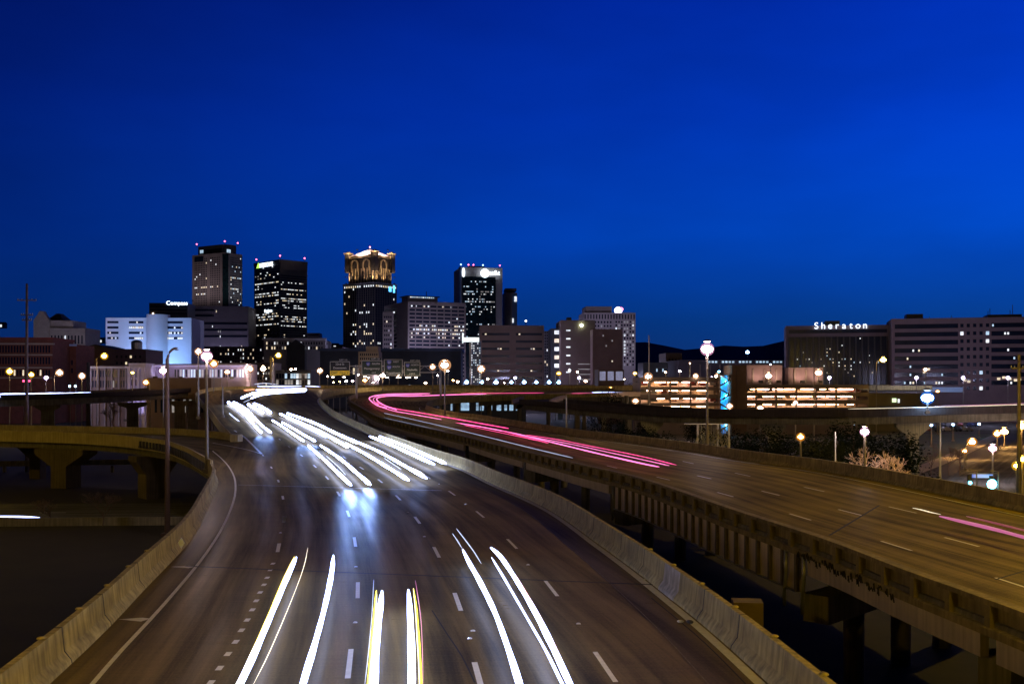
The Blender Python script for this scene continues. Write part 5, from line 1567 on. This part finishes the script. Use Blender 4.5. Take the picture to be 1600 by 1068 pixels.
# ---------------------------------------------------------------- road signs
sgreen = mat('sign face dark green', (.03, .045, .03), .5, .1, 3)
sblack = mat('sign face dark', (.02, .018, .015), .5, .1, 3)
syel = mat('sign face yellow', (.90, .62, .02), .5, .1, 3)
sbord = mat('sign border', (.62, .58, .52), .5, .1, 3)
slet = mat('sign lettering', (.80, .78, .74), .45, .05, 3)
sblu = mat('shield blue', (.10, .12, .55), .45, .1, 3)
def road_sign(label, x0, x1, y0, y1, d, m, lines, shields=(), yellow=None, tab=None, parent_posts=()):
    root = thing('road_sign', label, 'road sign', (xat((x0 + x1) / 2, d), d, zat(y1, d)), 0, 'overhead signs above the bend')
    w = xat(x1, d) - xat(x0, d); h = zat(y0, d) - zat(y1, d)
    x = MB(); x.box(-w / 2, w / 2, 0, .12, 0, h, m); x.build('panel', root)
    x = MB(); e = .12
    for a in ((-w / 2, w / 2, 0, e), (-w / 2, w / 2, h - e, h), (-w / 2, -w / 2 + e, e, h - e), (w / 2 - e, w / 2, e, h - e)):
        x.box(a[0], a[1], -.03, .0, a[2], a[3], sbord)
    x.build('border', root)
    if yellow:
        x = MB(); x.box(-w / 2, w / 2, -.05, 0, 0, h * yellow[0], syel); x.build('yellow_panel', root)
        text_mesh(yellow[1], h * yellow[0] * .5, sblack, 'lettering', root, (0, -.06, h * yellow[0] * .25), depth=.01)
    for t_, fx_, fz, fh in lines:
        text_mesh(t_, h * fh, slet, 'lettering', root, (w * fx_, -.04, h * fz), depth=.012)
    for num, fx_, fz in shields:
        x = MB(); s_ = h * .13
        pr = [(-1, .8), (-.5, 1.05), (0, .85), (.5, 1.05), (1, .8), (1.05, 0), (.6, -.75), (0, -1.15), (-.6, -.75), (-1.05, 0)]
        x.add([(w * fx_ + a * s_, -.05, h * fz + b_ * s_) for a, b_ in pr] + [(w * fx_ + a * s_, -.01, h * fz + b_ * s_) for a, b_ in pr], [tuple(range(10))[::-1], tuple(range(10, 20))] + [(i, (i + 1) % 10, 10 + (i + 1) % 10, 10 + i) for i in range(10)], sblu)
        x.build('route_shield', root)
        text_mesh(num, s_ * .95, slet, 'lettering', root, (w * fx_, -.06, h * fz - s_ * .5), depth=.01)
    if tab:
        x = MB(); x.box(-w * .1, w * .46, 0, .12, h + .03, h + h * .18, m); x.build('exit_tab', root)
        text_mesh(tab, h * .11, slet, 'lettering', root, (w * .18, -.03, h + h * .06), depth=.01)
    for k in (-.28, .28):
        x = MB(); x.box(w * k - .3, w * k + .3, -2.0, -1.75, -.55, -.4, emat('sign lamp tube', (1, .84, .62), 26)); x.tube([(w * k, -1.8, -.5), (w * k, .1, -.2)], .04, steel, 5); x.build('sign_lamp', root)
    return root
SD = 262
road_sign('black and yellow exit sign left of the green signs, reading Downtown', 515.5, 546.5, 564.5, 586, SD, sblack, [('22nd St', 0, .74, .15), ('Downtown', 0, .47, .15)], yellow=(.34, 'EXIT  ONLY'), tab='EXIT 125')
road_sign('dark green sign reading Montgomery with one blue shield, leftmost of three', 565, 597, 563, 585.5, SD, sgreen, [('SOUTH', .2, .72, .12), ('Montgomery', 0, .38, .15), ('EXIT', .1, .1, .1)], [('65', -.18, .76)], tab='EXIT 124')
road_sign('middle and tallest dark green sign reading Tuscaloosa with two blue shields', 600, 629, 561, 586.5, SD, sgreen, [('WEST', .14, .80, .10), ('SOUTH', .16, .5, .10), ('Tuscaloosa', 0, .10, .14)], [('20', -.22, .82), ('59', -.22, .5)])
road_sign('rightmost dark green sign reading Nashville with one blue shield', 631.5, 656.5, 565.5, 587, SD, sgreen, [('NORTH', .18, .74, .12), ('Nashville', 0, .38, .15), ('1 MILE', 0, .1, .11)], [('65', -.28, .76)], tab='EXIT 125A')
gr = thing('sign_gantry', 'pale steel truss gantry carrying the green signs over the road', 'gantry', (xat(655, SD), SD + 1.2, 0))
for k, (px, zb) in enumerate(((688, S(SD)), (556, S(SD) - .3))):
    X = xat(px, SD) - xat(655, SD)
    x = MB(); x.tube([(X, 0, GZ if k == 0 else GZ), (X, 0, zat(570, SD))], .28, steel, 8); x.build('post', gr)
x = MB()
xa, xb = xat(514, SD) - xat(655, SD), xat(688, SD) - xat(655, SD)
z1, z2 = zat(581.5, SD), zat(571.5, SD)
x.box(xa, xb, -.12, .12, z1 - .12, z1 + .12, pole_pale); x.box(xa, xb, -.12, .12, z2 - .12, z2 + .12, pole_pale)
nn_ = 14
for i in range(nn_):
    a, c_ = lerp(xa, xb, i / nn_), lerp(xa, xb, (i + 1) / nn_)
    x.tube([(a, 0, z1 if i % 2 else z2), (c_, 0, z2 if i % 2 else z1)], .08, pole_pale, 5)
x.build('truss', gr)
for px in (625, 640, 650):
    x = MB(); X = xat(px, SD) - xat(655, SD); x.box(X - .35, X + .35, -1.9, -1.5, zat(590, SD), zat(589, SD), emat('sign lamp', (1, .8, .5), 6)); x.tube([(X, -1.6, zat(590, SD)), (X, -.1, zat(583, SD))], .05, steel, 5); x.build('sign_lamp', gr)
# traffic signals and street sign at lower right
def signal(label, px, py, d, col, r, st):
    root = thing('traffic_light', label, 'traffic light', (xat(px, d), d, GZ), 0, 'signals over the side street')
    z = zat(py, d) - GZ
    x = MB(); x.tube([(.9, .2, -.1), (.9, .2, z + 1.2), (0, .2, z + 1.3)], .08, pole_m, 7); x.build('mast_arm', root)
    x = MB(); x.box(-.2, .2, -.12, .15, z - .45, z + .75, dark_steel); x.build('housing', root)
    for k in range(3):
        x = MB(); x.ball((0, -.14, z - .2 + k * .36), r if k == 0 else .12, .1, r if k == 0 else .12, emat('signal glow %g' % st, LC[col], st) if k == 0 else dark_steel, 10, 6); x.build('lens', root)
signal('bright cyan green traffic light low over the side street', 1549, 753, 118, 'cyan', .55, 26)
signal('small dim green traffic light left of the bright cyan one', 1515, 751, 118, 'cyan', .22, 8)
ss = thing('street_sign', 'small blue street name plate hanging between the two signals', 'street sign', (xat(1535, 119), 119, zat(746, 119)), 0)
x = MB(); x.box(-1.2, 1.2, -.02, .04, 0, .42, emat('backlit blue plate', (.10, .14, .85), .6)); x.build('panel', ss)
x = MB(); x.tube([(-1.5, .1, .5), (1.9, .1, .5)], .05, pole_m, 6); x.build('bracket', ss)
for (px, py, lab) in ((37, 596, 'red traffic light left of its twin near the left overpass'), (46, 596, 'red traffic light right of its twin near the left overpass')):
    root = thing('traffic_light', lab, 'traffic light', (xat(px, 270), 270, GZ), 0, 'signals near the left overpass')
    z = zat(py, 270) - GZ
    x = MB(); x.tube([(0, .2, 0), (0, .2, z)], .1, pole_m, 6); x.build('pole', root)
    x = MB(); x.box(-.25, .25, -.1, .2, z - 1.0, z + .5, dark_steel); x.build('housing', root)
    x = MB(); x.ball((0, -.12, z + .2), .3, .12, .3, emat('red signal', (1, .05, .15), 5), 8, 6); x.build('lens', root)
for (px, lab) in ((109, 'white blue signal hanging left under the thin arm'), (118, 'white blue signal hanging right under the thin arm')):
    root = thing('traffic_light', lab, 'traffic light', (xat(px, 268), 268, GZ), 0, 'signals near the left overpass')
    z = zat(603, 268) - GZ
    x = MB(); x.tube([(0, .2, 0), (0, .2, z + 1)], .08, pole_m, 6); x.build('pole', root)
    x = MB(); x.box(-.25, .25, -.1, .2, z - .6, z + .6, dark_steel); x.build('housing', root)
    x = MB(); x.ball((0, -.12, z), .32, .12, .32, emat('pale signal', (.5, .8, 1), 5), 8, 6); x.build('lens', root)

# ---------------------------------------------------------------- vegetation
bark = mat('dark bark', (.05, .035, .025), .9, .3, 2)
leafs = [mat('dark evergreen leaf', (.010, .016, .008), .9, .5, .4, spec=.1), mat('dull evergreen leaf', (.016, .020, .010), .9, .5, .4, spec=.1)]
def make_tree(label, H, rad, n, lm, seed, group):
    rg = random.Random(seed)
    root = thing('evergreen_tree', label, 'tree', (0, 0, 0), 0, group)
    x = MB(); x.tube([(0, 0, -.2), (.1, .05, H * .35), (0, .1, H * .8)], .22, bark, 7, r2=.06)
    for k in range(9):
        a = rg.uniform(0, 6.28); z = H * rg.uniform(.2, .75); r = rad * rg.uniform(.5, .9)
        x.tube([(0, 0, z), (r * .5 * math.cos(a), r * .5 * math.sin(a), z + .5), (r * math.cos(a), r * math.sin(a), z + .8)], .07, bark, 5, r2=.02)
    x.build('trunk', root)
    x = MB()
    clumps = []
    for k in range(22):
        a = rg.uniform(0, 6.28); f = rg.random() ** .5; z = rg.uniform(.15, 1)
        rr_ = rad * f * (1.05 - .75 * abs(z - .42) ** 1.2)
        clumps.append((rr_ * math.cos(a), rr_ * math.sin(a), z * H, rg.uniform(.25, .5) * rad))
    for i in range(n):
        cx_, cy_, cz_, cr = rg.choice(clumps)
        v = Vector((rg.gauss(0, 1), rg.gauss(0, 1), rg.gauss(0, 1))).normalized() * cr * rg.uniform(.5, 1.1)
        p = Vector((cx_, cy_, cz_)) + v
        p.z = max(.3, p.z)
        a = Vector((rg.gauss(0, 1), rg.gauss(0, 1), rg.gauss(0, .6))).normalized(); c_ = a.orthogonal().normalized() * rg.uniform(.6, 1)
        s_ = rg.uniform(.10, .24)
        x.add([p - a * s_, p + c_ * s_ * .6, p + a * s_, p - c_ * s_ * .6], [(0, 1, 2, 3)], lm)
    x.build('crown', root)
    return root
protos = [make_tree('dark evergreen tree in the belt between right highway and overpass', 7.5, 3.2, 2600, leafs[0], 1, 'dark trees in the belt below the overpass'),
          make_tree('dark evergreen tree in the belt between right highway and overpass', 6.2, 3.6, 2600, leafs[1], 2, 'dark trees in the belt below the overpass')]
spots = [(905, 188, 0, .9), (935, 182, 1, 1), (968, 176, 0, 1), (1000, 168, 1, 1.05), (1022, 160, 0, 1.0), (1045, 155, 1, 1.05), (1150, 142, 0, 1), (1172, 146, 1, 1.1), (1195, 138, 0, 1.05), (1213, 130, 1, 1), (1232, 138, 0, 1.1), (1262, 132, 1, 1.1), (1288, 138, 0, 1.1), (1310, 126, 1, 1.05), (1335, 140, 0, 1.2), (1395, 128, 0, 1.15), (1412, 135, 1, 1.1), (1120, 150, 1, .9), (880, 196, 1, .8), (1140, 132, 1, .8), (1365, 150, 1, 1.1)]
used = set()
for px, d, k, s_ in spots:
    o = protos[k] if k not in used else copy_tree(protos[k])
    used.add(k)
    o.location = (xat(px, d), d, GZ)
    o.rotation_euler = (0, 0, random.uniform(0, 6.28))
    o.scale = (s_, s_, s_ * random.uniform(.85, 1.1))
    o['label'] = '%s dark evergreen tree in the belt, %s' % (['slender', 'broad'][k], 'left of the vine screen' if px < 1070 else 'between vine screen and orange lamp' if px < 1240 else 'between orange lamp and pink lamp' if px < 1351 else 'right of the pink lamp')
o = make_tree('round dark tree standing before the peach lit ramp piers', 8.5, 4.2, 3000, leafs[0], 9, None); o.location = (xat(953, 262), 262, GZ); o.scale = (1.1, 1.1, 1.35)
o = make_tree('dark bushy tree against the left garage', 7, 3.6, 2400, leafs[1], 10, None); o.location = (xat(1098, 250), 250, GZ); o.scale = (1.1, 1.1, 1.2)
o = make_tree('tall dark tree behind the low building right of the pale grid tower', 14, 7, 3600, leafs[0], 11, None); o.location = (xat(985, 430), 430, GZ)
o = make_tree('small dark tree at the foot of the left garage', 6, 2.4, 1800, leafs[0], 12, None); o.location = (xat(1008, 262), 262, GZ)
def bare_tree(label, px, d, H, spread, m, seed, depth=5, name='bare_tree', base=GZ, r0=.13, group=None, twig=.012, ftw=3):
    rg = random.Random(seed)
    root = thing(name, label, 'tree', (xat(px, d), d, base), 0, group)
    tr, tw_ = MB(), MB()
    def grow(p, dr, L, r, k):
        q = p + dr * L
        midp = p.lerp(q, .5) + Vector((rg.gauss(0, 1), rg.gauss(0, 1), 0)) * L * .05
        (tr if k < 2 else tw_).tube([p, midp, q], r, m, 5 if k < 3 else 3, r2=r * .62, cap=False)
        if k >= depth: return
        for _ in range(ftw if k else 5):
            v = (dr + Vector((rg.gauss(0, 1) * spread, rg.gauss(0, 1) * spread, rg.uniform(-.1, .45)))).normalized()
            grow(p.lerp(q, rg.uniform(.55, 1)), v, L * rg.uniform(.55, .82), max(twig, r * .58), k + 1)
    grow(Vector((0, 0, -.1)), Vector((.03, 0, 1)), H * .36, r0, 0)
    tr.build('trunk', root); tw_.build('crown', root)
    return root
pinkb = mat('pale pink branches', (.62, .44, .38), .8, .2, 1)  # pale pink base colour over trunk and twigs
bare_tree('pale pink lit bare tree just beyond the right highway barrier', 1368, 104, 8.6, .62, pinkb, 4, 6, twig=.022)
gb = mat('grey twig bark', (.16, .11, .09), .9, .2, 1)
bare_tree('bare dark tree before the two storey building', 172, 280, 12, .5, gb, 5, 5, twig=.03)
bare_tree('pinkish bare tree left of the black and yellow sign', 508, 330, 9, .6, pinkb, 6, 5, twig=.03)
bare_tree('leafless bush on the bank of the lower left street', 78, 107, 4.0, .7, gb, 7, 5, r0=.07)
bare_tree('taller leafless shrub right of the leafless bush by the street', 160, 106, 4.4, .55, gb, 8, 5, r0=.06)
for px, sd, lab in ((1483, 11, 'leftmost thin sapling on the grass verge'), (1500, 12, 'middle thin sapling on the grass verge'), (1455, 13, 'thin sapling nearest the overpass pier')):
    bare_tree(lab, px, 165, 6, .5, gb, sd, 4, twig=.02, r0=.08)
# overgrown screen
ov = thing('vine_screen', 'post and rail screen overgrown with pale climbing vines behind the barrier', 'screen', (xat(1104, 138), 138, GZ))
x = MB(); hw = 3.0; Hh = zat(662, 138) - GZ
for X in (-2.4, -hw * .4, hw * .5, hw): x.tube([(X, 0, -.1), (X, 0, Hh if X != -2.4 else Hh * .75)], .13, pole_pale, 7)
for z in (1.2, 2.0, Hh * .6, Hh): x.box(-hw, hw, -.05, .05, z - .06, z + .06, pole_pale)
x.build('frame', ov)
x = MB(); rg = random.Random(3); vm_ = mat('dry vine', (.26, .23, .12), .9, .3, 1)
for i in range(260):
    X = rg.uniform(-1.4, hw); z = rg.uniform(2.0, Hh); L = rg.uniform(.5, 1.8)
    x.tube([(X, rg.uniform(-.25, .1), z), (X + rg.gauss(0, .2), -.2, z - L * .5), (X + rg.gauss(0, .25), -.1, max(1.8, z - L))], .035, vm_, 3, cap=False)
x.build('vines', ov)

# ---------------------------------------------------------------- parked cars
def make_car(m):
    root = thing('parked_car', 'car', 'car', (0, 0, 0), 0, 'cars standing in the far parking lot')
    x = MB()
    pr = [(-2.2, .35), (2.2, .35), (2.25, .75), (1.35, .92), (.75, 1.42), (-.95, 1.45), (-1.65, .98), (-2.22, .9)]
    n = len(pr)
    x.add([(a, -.85 if z < 1 else -.68, z) for a, z in pr] + [(a, .85 if z < 1 else .68, z) for a, z in pr], [tuple(range(n)), tuple(range(n, 2 * n))[::-1]] + [(i, n + i, n + (i + 1) % n, (i + 1) % n) for i in range(n)], m)
    x.build('body', root, fix=True)
    x = MB(); x.add([(1.2, -.80, .96), (.72, -.70, 1.36), (-.9, -.70, 1.38), (-1.5, -.80, 1.0)], [(0, 1, 2, 3)], glass); x.add([(1.2, .80, .96), (.72, .70, 1.36), (-.9, .70, 1.38), (-1.5, .80, 1.0)], [(3, 2, 1, 0)], glass); x.build('side_glass', root)
    for a in (-1.4, 1.4):
        for s_ in (-.86, .72):
            x = MB(); x.tube([(a, s_, .33), (a, s_ + .14, .33)], .33, rubber, 12); x.build('wheel', root)
    return root
for i in range(14):
    row = i // 7
    o = make_car(carm[i % 5])
    d = 318 + row * 34
    px = [1325, 1350, 1448, 1462, 1477, 1492, 1510][i % 7] + row * 8
    o['label'] = '%s car, %s lot row, %s' % (['black', 'silver', 'dark red', 'navy', 'cream'][i % 5], ['nearer', 'farther'][row], ['under the overpass left of the pier', 'just left of the overpass pier', 'just right of the pier', 'second right of the pier', 'third right of the pier', 'fourth right of the pier', 'rightmost of its row'][i % 7])
    o.location = (xat(px, d), d, GZ + .05)
    o.rotation_euler = (0, 0, R(random.uniform(60, 120)))
for k, (px, d) in enumerate(((1455, 300), (1489, 330), (1530, 350), (1335, 340))):
    SL(['blue white lamp of the far parking lot nearest the pier', 'blue white lamp in the middle of the far parking lot', 'blue white lamp at the right of the far parking lot', 'blue white lamp of the lot left of the pier'][k], px, 664 - k, d * .8, GZ, 'blue', .45, 60, group='lamps of the far parking lot')

# ---------------------------------------------------------------- light trails left by the traffic
TW = {'white': (.42, .52, 1.0), 'blue': (.62, .72, 1.0), 'yellow': (1.0, .82, .02), 'orange': (1.0, .32, .05), 'red': (1.0, .06, .27), 'pink': (1.0, .20, .55), 'warm': (1.0, .85, .55)}
def beam(root, px, py, px2, py2, power, col=(.24, .40, 1.0), ang=17, dz=.62):
    """headlamp at the end of a streak, throwing its light down the road"""
    a = P(px, py, dz); c_ = P(px2, py2, .0); c_ = Vector((c_.x, c_.y, 0)) * 1.0; c_ = a + (c_ - a).normalized() * 30; c_.z = a.z - 1.2; a = a - (c_ - a).normalized() * 7 + Vector((0, 0, .02))
    ld = bpy.data.lights.new('headlamp', 'SPOT'); ld.energy = power * 22; ld.color = col; ld.spot_size = R(ang); ld.spot_blend = 1.0; ld.shadow_soft_size = .6
    lo = bpy.data.objects.new('headlamp', ld); COL.objects.link(lo); lo.parent = root
    lo.location = a + Vector((0, -.3, 0)); lo.rotation_euler = (c_ - a).to_track_quat('-Z', 'Y').to_euler()
def trail(label, parts, name='headlight_trail', cat='light trail', group='white light trails of oncoming traffic'):
    first = parts[0][0]
    root = thing(name, label, cat, (0, 0, 0), 0, group)
    for pts, r, col, st, dz, *far in parts:
        if col in ('red', 'pink'): r *= .78
        if far:
            v = [Wp(x_, y_, far[0] if not isinstance(far[0], (list, tuple)) else far[0][i]) for i, (x_, y_) in enumerate(pts)]
        else:
            v = [P(x_, y_, dz) for x_, y_ in pts]
        x = MB(); x.streak(spline(v, .7), r, emat('trail %s %g' % (col, st), TW[col], st), 7)
        x.build('light_streak', root, smooth=True)
    return root
Wt = 3.2
trail('thick white pair of near streaks in the leftmost lane, bending left with a yellow edge', [
    ([(352, 1110), (378, 1062), (400, 1015), (424, 960), (446, 908), (463, 870)], .085, 'white', 7, .62),
    ([(347, 1110), (373.5, 1062), (395.5, 1015), (419.5, 960), (441.5, 908), (460, 869)], .030, 'yellow', 3, .60),
    ([(462, 1110), (477, 1055), (492, 1005), (508, 945), (518, 895), (521, 867)], .085, 'white', 7, .62),
    ([(396, 1068), (420, 1020), (446, 960), (466, 910), (476, 880), (481, 855)], .012, 'warm', 2.0, .45)])
trail('straight pair of near white streaks with yellow stripes beside them in the middle lane', [
    ([(583, 1110), (585, 1060), (589, 1000), (594, 950), (597, 923)], .095, 'white', 7, .62),
    ([(572, 1110), (576, 1062), (581, 1005), (586, 950), (588, 922)], .040, 'yellow', 2.6, .60),
    ([(570, 1068), (576, 1015), (581, 960), (584, 905)], .012, 'blue', 1.2, .5),
    ([(642, 1110), (643, 1060), (642, 1000), (640, 950), (638, 921)], .095, 'white', 7, .62),
    ([(657, 1110), (657, 1062), (654, 1005), (650, 950), (646, 919)], .040, 'yellow', 2.6, .60),
    ([(661, 1068), (660, 1015), (657, 960), (649, 906)], .012, 'pink', 1.0, .5)])
trail('thick white pair of near streaks in the right lane, curving with an orange edge', [
    ([(824, 1110), (810, 1062), (795, 1015), (773, 955), (750, 908), (733, 878), (723, 858)], .085, 'white', 7, .62),
    ([(722, 856), (714, 843), (707, 833)], .03, 'blue', 1.0, .62),
    ([(912, 1110), (890, 1066), (864, 1010), (836, 955), (802, 898), (782, 869), (767, 855)], .085, 'white', 7, .62),
    ([(915, 1110), (894, 1067), (868, 1010), (840, 955), (806, 898)], .022, 'orange', 1.6, .66),
    ([(900, 1110), (878, 1066), (852, 1014), (821, 960), (788, 903), (768, 870)], .04, 'white', 5, .55),
    ([(713, 825), (727, 843), (741, 862), (752, 880)], .025, 'blue', .9, .62)])
tq = trail('pair of white streaks ending just above the pale joint left of centre', [
    ([(481, 695), (505, 716), (530, 740), (549, 758)], .13, 'white', 15, .62),
    ([(500, 695), (530, 715), (556, 737), (579, 757)], .13, 'white', 15, .62),
    ([(510, 712), (528, 728), (541, 742)], .03, 'blue', 1.0, .62)])
beam(tq, 549, 759, 575, 880, 577.778); beam(tq, 579, 758, 610, 870, 577.778)
tq = trail('pair of white streaks in the third lane ending near the joint', [
    ([(540, 692), (570, 708), (605, 729), (639, 750)], .13, 'white', 15, .62),
    ([(557, 690), (590, 704), (630, 726), (667, 747)], .13, 'white', 15, .62),
    ([(600, 715), (615, 725), (627, 733)], .04, 'blue', 1.2, .62),
    ([(645, 731), (655, 736), (664, 742)], .03, 'warm', 2.0, .62)])
beam(tq, 639, 751, 690, 800, 133.333); beam(tq, 667, 748, 720, 800, 133.333)
tq = trail('rightmost pair of white streaks reaching the right barrier', [
    ([(577, 681), (610, 694), (645, 710), (679, 725)], .14, 'white', 15, .62),
    ([(592, 681), (630, 695), (665, 710), (697, 724)], .14, 'white', 15, .62)])
beam(tq, 679, 726, 760, 790, 55.5556); beam(tq, 697, 725, 780, 790, 55.5556)
tq = trail('long thick white double band sweeping down the upper middle lane', [
    ([(437, 646), (465, 658), (500, 674), (544, 698)], .19, 'white', 15, .62),
    ([(448, 645), (490, 660), (526, 677), (560, 692)], .19, 'white', 15, .62),
    ([(446, 652), (480, 668), (510, 683)], .12, 'white', 5, .62)])
beam(tq, 544, 699, 600, 740, 100); beam(tq, 560, 693, 620, 740, 100)
tq = trail('white pair left of the long double band', [
    ([(425, 656), (440, 665), (457, 677), (475, 689)], .15, 'white', 15, .62),
    ([(440, 659), (455, 667), (475, 679), (493, 689)], .15, 'white', 15, .62)])
beam(tq, 475, 690, 500, 760, 244.444); beam(tq, 493, 690, 530, 760, 244.444)
tq = trail('short white pair just above the gore point', [
    ([(383, 648), (392, 658), (401, 668), (409, 676)], .17, 'white', 15, .62),
    ([(396, 650), (405, 660), (415, 669), (424, 676)], .17, 'white', 15, .62)])
beam(tq, 409, 677, 440, 730, 244.444); beam(tq, 424, 677, 460, 730, 244.444)
trail('fat white blaze leftmost at the far bend', [
    ([(356, 628), (366, 634), (376, 641), (384, 648)], .30, 'white', 15, .62),
    ([(364, 628), (376, 634), (388, 643), (398, 655)], .30, 'white', 15, .62),
    ([(358, 645), (366, 652), (374, 658)], .12, 'blue', 1.6, .62)])
trail('fat white blaze right of the leftmost one at the far bend', [
    ([(387, 631), (394, 635), (403, 640), (412, 645)], .28, 'white', 15, .62),
    ([(396, 630), (406, 634), (415, 639), (424, 645)], .28, 'white', 15, .62)])
trail('wide white glare low on the far side of the bend', [
    ([(377, 622), (386, 618), (398, 614), (420, 611), (450, 609.5), (479, 609)], .33, 'white', 12, 0, [262, 275, 290, 305, 315, 322]),
    ([(392, 623), (400, 619), (412, 616), (440, 613.5), (470, 613), (488, 615.5)], .33, 'white', 12, 0, [262, 272, 284, 296, 304, 308]),
    ([(398, 616), (420, 613), (450, 611.5), (478, 611)], .33, 'white', 12, 0, [285, 298, 310, 316]),
    ([(380, 629), (388, 626), (396, 624.5)], .18, 'blue', 1.6, 0, [246, 255, 262])])
trail('thin upper white streaks with an orange tip on the far side of the bend', [
    ([(400, 609), (430, 608), (479, 607)], .22, 'white', 6, 0, [305, 320, 330]),
    ([(402, 603.3), (440, 603.2), (471, 603)], .18, 'white', 3, 0, [322, 332, 338]),
    ([(397, 600), (415, 598.5), (433, 600.5)], .12, 'blue', .9, 0, [322, 328, 332]),
    ([(381, 609.5), (390, 608.8), (397, 608)], .22, 'orange', 1.6, 0, [300, 305, 310])])
trail('thin level white streak right of the far bend glare', [([(477, 603.2), (488, 603.2), (501, 604)], .15, 'white', 3, 0, [340, 342, 344])])
trail('short level white streak in front of the orange bush line, centre', [([(504, 610), (520, 609.8), (560, 609)], .26, 'white', 5, 0, [330, 340, 345])])
trail('long level white streak on the far flyover below the blue lamps', [([(655, 606), (700, 608), (760, 609), (840, 610.5)], .26, 'white', 5, 0, [407, 407, 407, 407]), ([(925, 612.7), (960, 613.4), (997, 614)], .22, 'white', 3, 0, [300, 301, 302])])
trail('long white streak on the overpass at the left edge', [
    ([(-40, 619), (0, 617.3), (50, 616.5), (100, 615.6), (148, 615)], .42, 'white', 6, 0, [236, 243, 252, 262, 272]),
    ([(-40, 621), (0, 619.3), (60, 617.8)], .3, 'white', 6, 0, [235, 242, 254])])
trail('white streak low at the left edge on the street under the ramp', [([(-20, 806), (20, 806.5), (40, 807), (62, 808)], .10, 'white', 6, 0, [109, 109, 109, 109])])
trail('pale pink streak along the right overpass', [([(1325, 638.5), (1400, 637), (1500, 634.5), (1620, 631)], .06, 'warm', .8, 0, [162, 160.5, 157.5, 153.5]), ([(1460, 634), (1540, 632), (1620, 629)], .05, 'pink', .5, 0, [162, 160, 157])])
red = 'pink and red light trails of leaving traffic'
trail('long red streaks running down the right highway from the bend', [
    ([(588, 628), (600, 633), (620, 638.5), (650, 643.5), (700, 652), (750, 661), (795, 669)], .12, 'red', 1.5, .7),
    ([(585, 631), (597, 636), (617, 642), (640, 646), (690, 655)], .09, 'pink', 1.6, .7)], name='taillight_trail', group=red)
trail('middle red and pink streaks on the right highway', [
    ([(712, 660), (745, 665), (785, 673), (820, 682), (857, 692)], .075, 'red', 1.5, .7),
    ([(718, 661), (760, 668), (810, 678), (860, 690), (930, 707), (1000, 723), (1030, 729)], .085, 'pink', 1.9, .7),
    ([(725, 664), (780, 675), (840, 688)], .05, 'red', 1.5, .7)], name='taillight_trail', group=red)
trail('nearest red streaks tapering off in the middle of the right highway', [
    ([(822, 679), (870, 686), (925, 697), (1000, 712), (1057, 726)], .055, 'red', 1.4, .7),
    ([(830, 682), (890, 693), (950, 706), (1010, 719), (1046, 727)], .05, 'pink', 1.5, .7)], name='taillight_trail', group=red)
trail('pink loop streaks turning round the far bend of the right highway', [
    ([(604, 637), (592, 634), (582, 628), (577, 622), (582, 619), (592, 617), (610, 615.5), (640, 615), (672, 614.5)], .17, 'pink', 1.7, 0, [212, 222, 236, 250, 257, 264, 272, 276, 280]),
    ([(620, 640), (603, 634), (591, 627), (589, 622), (597, 619.5), (615, 618), (645, 618.5), (700, 616.5), (760, 615)], .15, 'pink', 1.7, 0, [204, 218, 236, 248, 256, 262, 264, 268, 272]),
    ([(592, 632), (585, 627), (584, 622), (595, 617.5), (620, 616.5), (660, 616.5)], .11, 'pink', 1.2, 0, [226, 236, 248, 260, 267, 270])], name='taillight_trail', group=red)
trail('far level red streak under the blue lamps', [([(720, 614.5), (780, 614), (850, 613.5)], .13, 'red', .9, 0, [275, 280, 284]), ([(893, 614.2), (940, 614), (1000, 613.5)], .13, 'red', 1.0, 0, [285, 296, 301])], name='taillight_trail', group=red)
trail('thin glowing streak imitating lavender sheen along the near edge of the right highway', [
    ([(600, 645), (650, 656), (700, 667.5), (760, 682), (820, 697), (895, 715)], .05, 'blue', .55, .7), ([(590, 650), (640, 661), (700, 675), (760, 689)], .04, 'blue', .35, .7)], group='white light trails of oncoming traffic', name='headlight_trail')  # dim glowing tubes in place of the sheen reflected off the deck
trail('soft wide pink streak at the right edge of the right highway', [
    ([(1468, 806), (1510, 816), (1560, 828), (1640, 850)], .11, 'pink', .50, .7), ([(1510, 806), (1560, 818), (1640, 838)], .06, 'red', .18, .7)], name='taillight_trail', group=red)
trail('short thin white streak just before the soft pink one', [([(1426, 793), (1440, 796), (1455, 800), (1470, 803)], .03, 'warm', 1.2, .5)], group='white light trails of oncoming traffic')
